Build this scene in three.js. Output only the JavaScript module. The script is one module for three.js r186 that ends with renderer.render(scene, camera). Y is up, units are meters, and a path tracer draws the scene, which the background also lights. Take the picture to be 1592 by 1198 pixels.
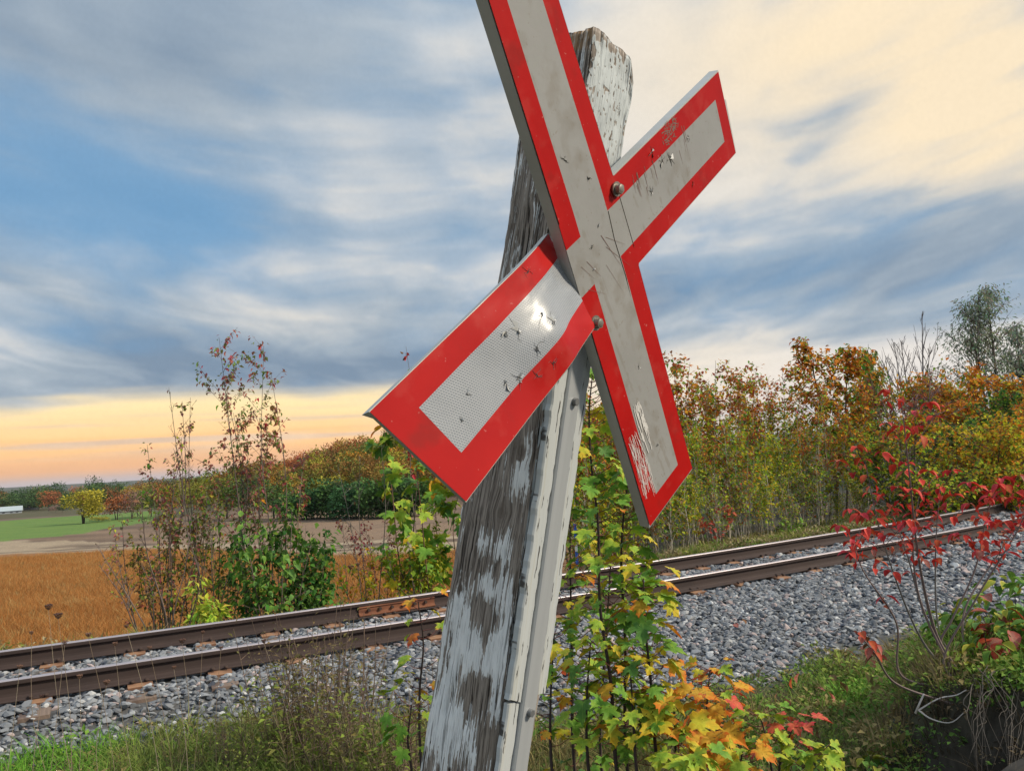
import * as THREE from 'three';
import { mergeGeometries } from 'three/addons/utils/BufferGeometryUtils.js';

// ---------------------------------------------------------------- camera, sky, sun, exposure
const HAZE = 0.00005;
const EYE = new THREE.Vector3(0, 2.0, 0), PITCH = 0.0902124, ROLL = -0.0608013, FOCAL = 1284, PW = 1592, PH = 1198;
const scene = new THREE.Scene();
const camera = new THREE.PerspectiveCamera(2 * Math.atan(PH / 2 / FOCAL) * 180 / Math.PI, PW / PH, 0.05, 12000);
camera.position.copy(EYE);
camera.rotation.set(PITCH, 0, ROLL, 'YXZ');
camera.updateMatrixWorld(true);
const renderer = new THREE.WebGLRenderer({ antialias: true });
renderer.toneMapping = THREE.LinearToneMapping; renderer.toneMappingExposure = 1.22; renderer.shadowMap.enabled = true;
const SUN_AZ = 103, SUN_EL = 36, SUN_POWER = 3.4;      // degrees from the view axis, left negative
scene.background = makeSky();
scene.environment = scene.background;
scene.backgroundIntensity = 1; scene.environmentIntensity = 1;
const sun = new THREE.DirectionalLight(new THREE.Color(1, 0.88, 0.70), SUN_POWER);
sun.position.set(60 * Math.sin(rad(SUN_AZ)) * Math.cos(rad(SUN_EL)), 60 * Math.sin(rad(SUN_EL)), -60 * Math.cos(rad(SUN_AZ)) * Math.cos(rad(SUN_EL)));
sun.castShadow = true; sun.shadow.radius = 13;
sun.shadow.mapSize.set(2048, 2048);
Object.assign(sun.shadow.camera, { left: -40, right: 40, top: 40, bottom: -40, near: 1, far: 160 });
scene.add(sun, sun.target);

// ---------------------------------------------------------------- numbers
function rad(d) { return d * Math.PI / 180; }
function clamp(x, a = 0, b = 1) { return Math.min(b, Math.max(a, x)); }
function lerp(a, b, t) { return a + (b - a) * t; }
function sm(a, b, x) { const t = clamp((x - a) / (b - a)); return t * t * (3 - 2 * t); }
function mix3(a, b, t) { return [a[0] + (b[0] - a[0]) * t, a[1] + (b[1] - a[1]) * t, a[2] + (b[2] - a[2]) * t]; }
function prng(seed) { let a = seed >>> 0; return () => { a = (a + 0x6d2b79f5) | 0; let t = Math.imul(a ^ (a >>> 15), 1 | a); t = (t + Math.imul(t ^ (t >>> 7), 61 | t)) ^ t; return ((t ^ (t >>> 14)) >>> 0) / 4294967296; }; }
function hash(x, y, s) { let n = (Math.imul(x, 374761393) + Math.imul(y, 668265263) + Math.imul(s, 1274126177)) | 0; n = Math.imul(n ^ (n >>> 13), 1103515245); n = Math.imul(n ^ (n >>> 15), 2246822519); return ((n ^ (n >>> 16)) >>> 0) / 4294967296; }
function vn(x, y, s = 0) {
  const xi = Math.floor(x), yi = Math.floor(y), fx = x - xi, fy = y - yi, u = fx * fx * (3 - 2 * fx), v = fy * fy * (3 - 2 * fy);
  const a = hash(xi, yi, s), b = hash(xi + 1, yi, s), c = hash(xi, yi + 1, s), d = hash(xi + 1, yi + 1, s);
  return a + (b - a) * u + (c - a) * v + (a - b - c + d) * u * v;
}
function fbm(x, y, o = 4, s = 0) { let r = 0, a = 0.5, t = 0; for (let i = 0; i < o; i++) { r += a * vn(x, y, s + i * 17); t += a; a *= 0.5; x = x * 2.03 + 7.1; y = y * 2.03 + 3.7; } return r / t; }
function pw(table, x) { if (x <= table[0][0]) return table[0][1]; for (let i = 1; i < table.length; i++) if (x <= table[i][0]) return lerp(table[i - 1][1], table[i][1], (x - table[i - 1][0]) / (table[i][0] - table[i - 1][0])); return table[table.length - 1][1]; }

function makeSky() {
  const Wd = 4096, Ht = 2048, data = new Float32Array(Wd * Ht * 4);
  const BLUE = [0.15, 0.335, 0.56], BLUE2 = [0.18, 0.31, 0.48], DARK = [0.20, 0.275, 0.37], MID = [0.37, 0.435, 0.50], LIGHT = [0.64, 0.665, 0.69], WARM = [0.93, 0.76, 0.52];
  // [azimuth, elevation, half width, half height, cover, brightness, warmth]
  const blobs = [[-22, 28, 13, 5, 0.25, -0.14, 0], [-23, 17, 9, 5, -0.32, -0.06, 0], [-32, 21, 10, 5, -0.22, -0.05, 0], [-15, 13.5, 6, 2.5, -0.06, 0, 0], [13, 13.5, 6, 3.5, -0.13, -0.08, 0], [25, 15.5, 12, 1.8, 0, -0.06, 0], [-29, 29, 16, 4, 0.1, -0.1, 0], [-6, 27, 9, 6, 0.1, 0.12, 0],
    [9, 26, 9, 8, 0.25, 0.34, 0.12], [-7, 20, 5, 4, 0.15, 0.16, 0], [24, 25, 12, 7, 0.25, 0.16, 0.75], [33, 18, 8, 7, 0.25, 0.18, 0.85], [20, 10.5, 14, 2.4, 0.1, -0.2, 0], [-14, 9.5, 10, 1.6, 0.2, 0.16, 0.15], [-25, 6.8, 18, 1.5, 0.35, -0.26, 0], [-6, 6.6, 6, 1.2, 0.3, -0.14, 0], [14, 5.5, 12, 2.4, 0.2, 0.22, 0.25]];
  for (let j = Ht / 2 - 40; j < Ht; j++) {
    const e = ((j + 0.5) / Ht - 0.5) * 180, sy = Math.sin(rad(e)), cy = Math.cos(rad(e)), inv = 1 / (Math.max(sy, 0) + 0.10);
    for (let i = 0; i < Wd; i++) {
      const ph = ((i + 0.5) / Wd - 0.5) * 2 * Math.PI, dx = Math.cos(ph) * cy, dz = Math.sin(ph) * cy;
      let a = Math.atan2(dx, -dz) * 180 / Math.PI;
      const u = dx * inv, v = dz * inv;
      let cov = 0, bri = 0, wrm = 0;
      if (Math.abs(a) < 60) for (const b of blobs) { const p = (a - b[0]) / b[2], q = (e - b[1]) / b[3], k = p * p + q * q; if (k < 9) { const g = Math.exp(-k); cov += g * b[4]; bri += g * b[5]; wrm += g * b[6]; } }
      const w1 = fbm(u * 1.3 + 5, v * 0.8 + 2, 3, 91) - 0.5;
      const n1 = fbm(u * 1.7 + w1 * 0.7 + 11, v * 0.62 + w1 * 0.5 + 4, 3, 5), n2 = fbm(u * 4.5 + w1 * 1.6 + 31, v * 1.5 + 9, 3, 23), n3 = fbm(u * 2.4 + w1 * 1.1 + 51, v * 0.9 + 3, 4, 47);
      const E4 = e - 0.11 * Math.sqrt(a * a + 60) * sm(70, 40, Math.abs(a)), n4 = fbm(a * 0.05 + w1 * 1.2, E4 * 0.33 + w1 * 0.6, 5, 153), n6 = fbm(a * 0.26 + w1 * 4, E4 * 0.85 + w1 * 3, 4, 191);
      const cover = sm(0.14, 0.74, n1 * 0.5 + n2 * 0.2 + n4 * 0.3 + (n6 - 0.5) * 0.25 + cov * 0.9 + 0.08);
      const n5 = fbm(u * 11 + w1 * 4, v * 4.5, 3, 171);
      const lowk = 0.35 + 0.65 * sm(30, 12, e);
      let t = clamp(0.47 + (n3 - 0.5) * (1.0 - 0.5 * lowk) + (n2 - 0.5) * (0.55 - 0.25 * lowk) + (n4 - 0.5) * 1.0 * lowk + (n5 - 0.5) * 0.2 + (n6 - 0.5) * 0.36 * lowk + bri);
      let cloud = t < 0.5 ? mix3(DARK, MID, t * 2) : mix3(MID, LIGHT, (t - 0.5) * 2);
      cloud = mix3(cloud, WARM, clamp(wrm * sm(0.3, 0.8, t) + 0.22 * sm(0.62, 0.95, t)) * 0.9);
      const clear = mix3(BLUE, BLUE2, sm(14, 40, e));
      let c = mix3(clear, cloud, 0.18 + 0.82 * cover);
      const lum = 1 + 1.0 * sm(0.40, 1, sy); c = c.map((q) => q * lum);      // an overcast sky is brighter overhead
      // clear band under the cloud deck, glowing towards the sunset
      const near = a > -20 ? Math.exp(-(((a + 20) / 26) ** 2)) : sm(-170, -110, a), edge = 5.3 + 0.9 * sm(-30, -2, a) + (fbm(a * 0.09, 3.3, 3, 71) - 0.5) * 2.4, wob = (fbm(a * 0.10, e * 1.1, 4, 63) - 0.5) * 3.8;
      const band = (1 - sm(edge - 0.9, edge + 1.1, e + wob * 0.6)) * (1 - 0.42 * sm(0.52, 0.72, fbm(a * 0.05 + 3, e * 1.9, 4, 211)) * sm(1.2, 2.6, e));
      const glow = e < 1.0 ? mix3([0.52, 0.45, 0.46], [0.86, 0.46, 0.23], sm(0.1, 1.1, e)) : e < 3.0 ? mix3([0.86, 0.46, 0.23], [1.05, 0.62, 0.27], sm(1.0, 2.5, e)) : mix3([1.05, 0.62, 0.27], [1.04, 0.80, 0.42], sm(2.4, 5.0, e));
      const pale = mix3([0.62, 0.60, 0.60], [0.78, 0.74, 0.70], sm(0, 5, e));
      const streak = 0.93 + 0.14 * fbm(a * 0.12, e * 2.2, 3, 131);
      const low = mix3(pale, glow, clamp(near * 1.1));
      c = mix3(c, [low[0] * streak, low[1] * streak, low[2] * streak], band * 0.97);
      const sd = Math.acos(clamp(Math.sin(rad(SUN_EL)) * sy + Math.cos(rad(SUN_EL)) * cy * Math.cos(rad(a - SUN_AZ)), -1, 1)) * 180 / Math.PI, gl = Math.exp(-((sd / 14) ** 2)) * 0.9;
      const o = (j * Wd + i) * 4, gr = 0.90 + 0.03 * (hash(i >> 1, j >> 1, 3) - 0.5);
      data[o] = (c[0] + gl) * gr; data[o + 1] = (c[1] + gl * 0.8) * gr; data[o + 2] = (c[2] + gl * 0.5) * gr; data[o + 3] = 1;
    }
  }
  for (let j = 0; j < Ht / 2 - 40; j++) for (let i = 0; i < Wd; i++) { const o = (j * Wd + i) * 4; data[o] = 0.2; data[o + 1] = 0.2; data[o + 2] = 0.2; data[o + 3] = 1; }
  const t = new THREE.DataTexture(data, Wd, Ht, THREE.RGBAFormat, THREE.FloatType);
  t.mapping = THREE.EquirectangularReflectionMapping; t.magFilter = t.minFilter = THREE.LinearFilter; t.wrapS = THREE.RepeatWrapping; t.needsUpdate = true;
  return t;
}

// ---------------------------------------------------------------- places
const CAMQ = camera.quaternion.clone();
const V = (x, y, z) => new THREE.Vector3(x, y, z);
// the point seen at a place of the photograph, at a depth along the view axis
function at(px, py, depth) { return V((px - PW / 2) / FOCAL * depth, -(py - PH / 2) / FOCAL * depth, -depth).applyQuaternion(CAMQ).add(EYE); }
function project(p) { const v = p.clone().sub(EYE).applyQuaternion(CAMQ.clone().invert()); return [PW / 2 - FOCAL * v.x / v.z, PH / 2 + FOCAL * v.y / v.z, -v.z]; }
const AZ = 1.11793263, RAIL_TOP = EYE.y - 1.56139, Q_NEAR = 8.24584, GAUGE = 1.505, BEND = 0.00634347;
const DX = Math.sin(AZ), DZ = -Math.cos(AZ), NX = -Math.cos(AZ), NZ = -Math.sin(AZ);
function bow(s) { return Math.abs(s) < 24 ? BEND * s * s : BEND * (48 * Math.abs(s) - 576); }
function track(s, q, y = 0) { const w = q + bow(s); return V(DX * s + NX * w, y, DZ * s + NZ * w); }
function sq(x, z) { const s = x * DX + z * DZ; return [s, x * NX + z * NZ - bow(s)]; }
function headingAt(s) { const a = track(s - 0.05, 0), b = track(s + 0.05, 0); return Math.atan2(-(b.z - a.z), b.x - a.x); }   // rotation.y that turns +x along the track
// where the column px of the photograph crosses the line at distance q beside the track
function column(px, q) { let best = null, be = 1e9; for (let s = -6; s < 60; s += 0.05) { const p = track(s, q), v = project(V(p.x, EYE.y, p.z)); if (v[2] > 0.3) { const e = Math.abs(v[0] - px); if (e < be) { be = e; best = p; } } } best.y = height(best.x, best.z); return best; }
function spot(px, depth) { const p = at(px, 720, depth); p.y = height(p.x, p.z); return p; }
function heightTo(base, py) { const d = project(V(base.x, EYE.y, base.z))[2]; return at(project(V(base.x, EYE.y, base.z))[0], py, d).y - base.y; }
const BELOW = [[8, 2.2], [14, 3.2], [40, 4.3], [80, 6.1], [105, 6.6], [180, 7.8], [300, 9.2], [600, 14], [1500, 26], [3000, 36], [9000, 60]];
function toe(s) { return lerp(7.3, 5.5, sm(0.6, 3.4, s)); }
function height(x, z) {
  const r = Math.hypot(x, z), [s, q] = sq(x, z), t = x / Math.max(1, -z);
  let y = 0.05 + (fbm(x * 0.7, z * 0.7, 3, 3) - 0.5) * 0.12;
  // the ditch at the culvert, right foreground
  const bd = x * 0.48 - z * 0.877, bl = x * 0.877 + z * 0.48, bn = (fbm(x * 2.2, z * 2.2, 3, 61) - 0.5) * 0.5;      // along and across the line to the bank
  y += 0.62 * sm(-0.85, -0.15, bl + bn * 0.5) * sm(4.62, 5.1, bd + bn * 0.5) * sm(7.4, 5.9, bd) + bn * 0.25 * sm(-0.8, 0, bl) * sm(4, 4.6, bd) * sm(7, 6, bd);
  y -= 0.95 * sm(-0.75, -0.2, bl + bn * 0.4) * sm(4.75, 4.25, bd + bn * 0.3) * sm(2.0, 3.0, bd);
  if (bl > -1.1 && bd > 3.2 && bd < 5.6) y += ((fbm(x * 9, z * 9, 3, 67) - 0.5) * 0.16 + (fbm(x * 4.1, z * 4.1, 2, 69) - 0.5) * 0.16) * sm(-1.0, -0.5, bl) * sm(5.5, 4.9, bd);
  const qt = toe(s) + (fbm(s * 0.9, 1.5, 2, 9) - 0.5) * 0.5;
  if (q > qt - 0.3) y = lerp(y, lerp(0.10, 0.222, sm(qt, 7.85, q)), sm(qt - 0.3, qt + 0.5, q));
  if (q > 10.3) {
    const d = Math.max(-z, 0.35 * r);
    const left = EYE.y - pw(BELOW, d), right = lerp(-0.05, 0.9, sm(14, 60, r)) + (fbm(x * 0.1, z * 0.1, 2, 8) - 0.5) * 0.3;
    const hill = sm(-0.46, 0.02, t) * sm(150, 265, d) * 16 * (1 - 0.85 * sm(0.0, 0.22, t)) * sm(3000, 500, d);
    let far = lerp(left + hill, right + hill, sm(0.0, 0.22, t));
    far += (fbm(x * 0.03, z * 0.03, 2, 12) - 0.5) * 0.8 * sm(20, 90, d) * sm(900, 300, d);
    y = lerp(y, far, sm(10.3, 13.0, q));
  }
  if (r > 2600) y += sm(2600, 4600, r) * 56 * (0.92 + 0.12 * fbm(Math.atan2(x, -z) * 9, 2, 3, 44));
  return y;
}

// ---------------------------------------------------------------- naming and building
const taken = {};
function numbered(n) { const k = taken[n] || 0; taken[n] = k + 1; return k ? n + '_' + String(k).padStart(3, '0') : n; }
function tag(o, label, category, group) { o.userData.label = label; o.userData.category = category; if (group) o.userData.group = group; return o; }
function thing(name, label, category, p, turn = 0, group) { const o = new THREE.Group(); o.name = numbered(name); if (p) o.position.copy(p); o.rotation.y = turn; scene.add(o); return tag(o, label, category, group); }
function mesh(name, g, m, parent, kind) { const o = new THREE.Mesh(g, m); o.name = parent ? name : numbered(name); if (kind) o.userData.kind = kind; (parent || scene).add(o); return o; }
function setting(name, g, m) { return mesh(name, g, m, null, 'structure'); }
function twin(root, p, turn, scale, label, group) { const c = root.clone(); c.name = numbered(root.name.replace(/_\d+$/, '')); c.position.copy(p); c.rotation.y = turn; if (scale) c.scale.copy(scale); if (label) c.userData.label = label; if (group) c.userData.group = group; scene.add(c); return c; }

// a growing triangle mesh with uv and colour
class TM {
  constructor() { this.p = []; this.uv = []; this.c = []; this.i = []; }
  get n() { return this.p.length / 3; }
  v(x, y, z, u = 0, w = 0, c = [1, 1, 1]) { this.p.push(x, y, z); this.uv.push(u, w); this.c.push(c[0], c[1], c[2]); return this.n - 1; }
  quad(a, b, c, d, col, uv = [0, 0, 1, 0, 1, 1, 0, 1]) { const k = this.n; [a, b, c, d].forEach((q, m) => this.v(q.x, q.y, q.z, uv[m * 2], uv[m * 2 + 1], col)); this.i.push(k, k + 1, k + 2, k, k + 2, k + 3); }
  tube(pts, r0, r1, sides = 5, col = [1, 1, 1], cap = true) {
    const k0 = this.n, T = V(0, 0, 0), A = V(0, 0, 0), B = V(0, 0, 0); let len = 0, ref = V(0.31, 0.2, 0.93);
    for (let k = 0; k < pts.length; k++) {
      T.copy(pts[Math.min(k + 1, pts.length - 1)]).sub(pts[Math.max(k - 1, 0)]).normalize();
      A.copy(ref).addScaledVector(T, -ref.dot(T)).normalize(); B.crossVectors(T, A); ref = A.clone();
      if (k) len += pts[k].distanceTo(pts[k - 1]);
      const r = typeof r0 === 'function' ? r0(k / (pts.length - 1)) : lerp(r0, r1, k / (pts.length - 1));
      for (let j = 0; j <= sides; j++) { const a = j / sides * 2 * Math.PI, x = Math.cos(a) * r, y = Math.sin(a) * r; this.v(pts[k].x + A.x * x + B.x * y, pts[k].y + A.y * x + B.y * y, pts[k].z + A.z * x + B.z * y, j / sides, len * 4, col); }
    }
    for (let k = 0; k + 1 < pts.length; k++) for (let j = 0; j < sides; j++) { const a = k0 + k * (sides + 1) + j, b = a + sides + 1; this.i.push(a, a + 1, b, a + 1, b + 1, b); }
    if (cap) { const k = pts.length - 1, c = this.v(pts[k].x, pts[k].y, pts[k].z, 0, 0, col); for (let j = 0; j < sides; j++) this.i.push(k0 + k * (sides + 1) + j, k0 + k * (sides + 1) + j + 1, c); }
    return this;
  }
  // a pointed oval leaf from its base along d, facing roughly f
  leaf(b, d, f, len, wid, col, bend = 0.12) {
    const X = V(0, 0, 0).crossVectors(d, f).normalize(), Z = V(0, 0, 0).crossVectors(X, d), k = this.n;
    const put = (x, y, z) => this.v(b.x + X.x * x + d.x * y + Z.x * z, b.y + X.y * x + d.y * y + Z.y * z, b.z + X.z * x + d.z * y + Z.z * z, x / wid + 0.5, y / len, col);
    put(0, 0, 0); put(-wid * 0.5, len * 0.45, len * bend); put(0, len * 0.5, 0); put(wid * 0.5, len * 0.45, len * bend); put(0, len, -len * bend);
    this.i.push(k, k + 2, k + 1, k, k + 3, k + 2, k + 1, k + 2, k + 4, k + 2, k + 3, k + 4);
  }
  geo() { const g = new THREE.BufferGeometry(); g.setAttribute('position', new THREE.Float32BufferAttribute(this.p, 3)); g.setAttribute('uv', new THREE.Float32BufferAttribute(this.uv, 2)); g.setAttribute('color', new THREE.Float32BufferAttribute(this.c, 3)); g.setIndex(this.i); g.computeVertexNormals(); return g; }
}
function canvasTex(w, h, fn, srgb = true, rep) {
  const d = new Uint8Array(w * h * 4);
  for (let y = 0; y < h; y++) for (let x = 0; x < w; x++) { const c = fn((x + 0.5) / w, (y + 0.5) / h, x, y), o = (y * w + x) * 4; for (let k = 0; k < 3; k++) { const q = Array.isArray(c) ? c[k] : c; d[o + k] = clamp(srgb ? (q <= 0.0031308 ? 12.92 * q : 1.055 * Math.pow(q, 1 / 2.4) - 0.055) : q) * 255 + 0.5; } d[o + 3] = 255; }
  const t = new THREE.DataTexture(d, w, h, THREE.RGBAFormat, THREE.UnsignedByteType);
  t.colorSpace = srgb ? THREE.SRGBColorSpace : THREE.NoColorSpace; t.magFilter = t.minFilter = THREE.LinearFilter; t.wrapS = t.wrapT = THREE.RepeatWrapping; if (rep) t.repeat.set(rep, rep); t.needsUpdate = true;
  return t;
}
// noise that tiles over 0..1
function tfbm(u, v, f, o, s) { let r = 0, a = 0.5, t = 0; for (let k = 0; k < o; k++) { const F = f << k, x = u * F, y = v * F, xi = Math.floor(x), yi = Math.floor(y), fx = x - xi, fy = y - yi, p = fx * fx * (3 - 2 * fx), q = fy * fy * (3 - 2 * fy), m = (i) => ((i % F) + F) % F; const A = hash(m(xi), m(yi), s + k), B = hash(m(xi + 1), m(yi), s + k), C = hash(m(xi), m(yi + 1), s + k), D = hash(m(xi + 1), m(yi + 1), s + k); r += a * (A + (B - A) * p + (C - A) * q + (A - B - C + D) * p * q); t += a; a *= 0.55; } return r / t; }
const std = (o) => new THREE.MeshStandardMaterial(o), col = (r, g, b) => new THREE.Color().setRGB(r, g, b);
const leafy = (o) => new THREE.MeshPhysicalMaterial({ transmission: 0.42, thickness: 0, roughness: 0.85, specularIntensity: 0.12, side: THREE.DoubleSide, vertexColors: true, ...o });
const LEAF = leafy({}), BARK = std({ vertexColors: true, roughness: 0.95, bumpMap: null });

// ---------------------------------------------------------------- ground, in zones
const dirtBump = canvasTex(512, 512, (u, v) => tfbm(u, v, 8, 6, 4), false), grain = canvasTex(512, 512, (u, v) => { const q = 0.62 + 0.76 * (tfbm(u, v, 16, 5, 9) - 0.5) + 0.5 * (tfbm(u, v, 128, 2, 19) - 0.5); return [q, q, q]; }, false);
const groundMat = std({ map: grain, vertexColors: true, roughness: 1, bumpMap: dirtBump, bumpScale: 0.05 });
{
  const zones = {}, ANG = [], RAD = [];
  for (let a = -180; a < 180;) { ANG.push(a); a += a >= -40 && a < 0 ? 0.3 : a >= 0 && a < 42 ? 0.5 : 4; }
  for (let r = 0.6; r < 5600; r *= r < 60 ? 1.018 : 1.03) RAD.push(r);
  const P = [], U = [], C = [], nA = ANG.length, Z = [];
  for (const r of RAD) for (const a of ANG) {
    const x = Math.sin(rad(a)) * r, z = -Math.cos(rad(a)) * r, y = height(x, z), [s, q] = sq(x, z), d = -z, t = x / Math.max(1, d);
    P.push(x, y, z); U.push(x * 0.4, z * 0.4);
    const n = fbm(x * 0.35, z * 0.35, 3, 21), m = fbm(x * 2.1, z * 2.1, 3, 25), w = (fbm(x * 0.06, z * 0.06, 3, 31) - 0.5) * 0.16;
    let zone = 'verge', c = mix3([0.075, 0.062, 0.045], [0.07, 0.085, 0.03], sm(0.4, 0.6, n));
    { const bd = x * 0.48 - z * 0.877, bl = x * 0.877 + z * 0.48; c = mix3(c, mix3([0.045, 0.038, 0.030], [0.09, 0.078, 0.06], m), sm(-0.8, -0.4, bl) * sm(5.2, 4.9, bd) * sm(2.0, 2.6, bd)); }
    if (q > toe(s) + (m - 0.5) * 0.5 && q < 11.2) { zone = 'ballast'; c = mix3([0.085, 0.085, 0.088], [0.14, 0.14, 0.14], m); }
    else if (q >= 12.3 && t < 0.12) {
      const dOr = lerp(80, 42, sm(-0.62, -0.16, t)) * (1 + w), dTan = lerp(106, 62, sm(-0.62, -0.2, t)) * (1 + w * 0.5), dBr = pw([[-0.62, 108], [-0.53, 118], [-0.49, 136], [-0.43, 165], [-0.3, 210], [0, 220]], t) * (1 + w * 0.4);
      if (d < 13) { zone = 'verge'; }
      else if (d < dOr) { zone = 'field'; c = mix3(mix3([0.34, 0.145, 0.045], [0.43, 0.22, 0.085], n), [0.30, 0.17, 0.08], sm(0.55, 0.75, fbm(x * 0.12, z * 0.3, 3, 79)) * 0.6); if (d > dOr * 0.72 && d < dOr * 0.86 && t < -0.52) c = mix3(c, [0.16, 0.17, 0.04], sm(0.45, 0.6, fbm(x * 0.3, d * 0.05, 2, 77))); }
      else if (d < dTan) { zone = 'stubble_field'; const k = sm(0.52, 0.66, fbm(x * 0.05, d * 0.22, 3, 52)); c = mix3(mix3([0.52, 0.40, 0.26], [0.42, 0.31, 0.20], n), [0.16, 0.10, 0.06], k); }
      else if (d < dBr) { zone = 'ploughed_field'; c = mix3([0.15, 0.09, 0.055], [0.33, 0.21, 0.125], sm(0.35, 0.65, fbm(x * 0.02 + d * 0.012, d * 0.09, 3, 57))); }
      else if (d < 238 && t < -0.44) { zone = 'green_field'; c = mix3([0.12, 0.25, 0.028], [0.20, 0.31, 0.04], n); }
      else if (d < 262 && t < -0.44) { zone = 'stubble_field'; c = [0.20, 0.13, 0.09]; }
      else if (d < 1400) { zone = 'hill'; c = mix3([0.13, 0.09, 0.03], [0.09, 0.10, 0.035], n); }
      else { zone = 'plain'; c = mix3([0.05, 0.07, 0.035], [0.09, 0.085, 0.045], n); }
    } else if (d > 900) { zone = 'plain'; c = [0.06, 0.075, 0.04]; }
    Z.push(zone); C.push(...c);
  }
  const tri = (a, b, c) => { const z = Z[a] === Z[b] || Z[a] === Z[c] ? Z[a] : Z[b]; (zones[z] ??= []).push(a, b, c); };
  for (let j = 0; j + 1 < RAD.length; j++) for (let i = 0; i < nA; i++) { const a = j * nA + i, b = j * nA + (i + 1) % nA, c = a + nA, d = b + nA; tri(a, b, c); tri(b, d, c); }
  const c0 = P.length / 3; P.push(0, height(0, 0), 0); U.push(0, 0); C.push(0.075, 0.07, 0.04); for (let i = 0; i < nA; i++) zones.verge.push(c0, (i + 1) % nA, i);
  const full = new THREE.BufferGeometry(); full.setAttribute('position', new THREE.Float32BufferAttribute(P, 3)); full.setIndex([].concat(Object.values(zones).reduce((x, y) => { for (const q of y) x.push(q); return x; }, []))); full.computeVertexNormals();
  const NR = full.attributes.normal.array, NAMES = { verge: 'ground', ballast: 'ballast_bed', field: 'soybean_field', stubble_field: 'stubble_field', ploughed_field: 'ploughed_field', green_field: 'green_field', hill: 'hill', plain: 'distant_plain' };
  for (const [z, idx] of Object.entries(zones)) {
    const map = new Map(), p = [], n = [], u = [], c = [], ix = [];
    for (const k of idx) { let m = map.get(k); if (m === undefined) { m = p.length / 3; map.set(k, m); p.push(P[k * 3], P[k * 3 + 1], P[k * 3 + 2]); n.push(NR[k * 3], NR[k * 3 + 1], NR[k * 3 + 2]); u.push(U[k * 2], U[k * 2 + 1]); c.push(C[k * 3], C[k * 3 + 1], C[k * 3 + 2]); } ix.push(m); }
    const g = new THREE.BufferGeometry(); g.setAttribute('position', new THREE.Float32BufferAttribute(p, 3)); g.setAttribute('normal', new THREE.Float32BufferAttribute(n, 3)); g.setAttribute('uv', new THREE.Float32BufferAttribute(u, 2)); g.setAttribute('color', new THREE.Float32BufferAttribute(c, 3)); g.setIndex(ix);
    setting(NAMES[z], g, groundMat);
  }
}

// ---------------------------------------------------------------- ballast stones
function stoneGeo(seed) {
  const r = prng(seed), g0 = new THREE.IcosahedronGeometry(0.5, 1), p = g0.attributes.position, cuts = [];
  for (let k = 0; k < 9; k++) cuts.push([V(r() - 0.5, r() - 0.5, r() - 0.5).normalize(), 0.20 + r() * 0.17]);
  const sx = 0.85 + r() * 0.5, sy = 0.5 + r() * 0.3, sz = 0.75 + r() * 0.4, v = V(0, 0, 0);
  for (let k = 0; k < p.count; k++) { v.fromBufferAttribute(p, k); for (const [n, d] of cuts) { const e = v.dot(n) - d; if (e > 0) v.addScaledVector(n, -e); } p.setXYZ(k, v.x * sx * 1.25, v.y * sy * 1.25, v.z * sz * 1.25); }
  g0.computeVertexNormals(); return g0;
}
const STONES = [1, 2, 3, 4, 5, 6].map((k) => stoneGeo(k * 31));
const stoneBump = canvasTex(256, 256, (u, v) => tfbm(u, v, 12, 5, 77), false);
const stoneTone = (r) => { const k = r(), n = r() * 0.5 + 0.75; const c = k < 0.48 ? [0.14, 0.147, 0.158] : k < 0.72 ? [0.215, 0.225, 0.238] : k < 0.81 ? [0.38, 0.382, 0.38] : k < 0.89 ? [0.33, 0.265, 0.25] : [0.055, 0.062, 0.08]; return c.map((x) => x * n); };
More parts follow.
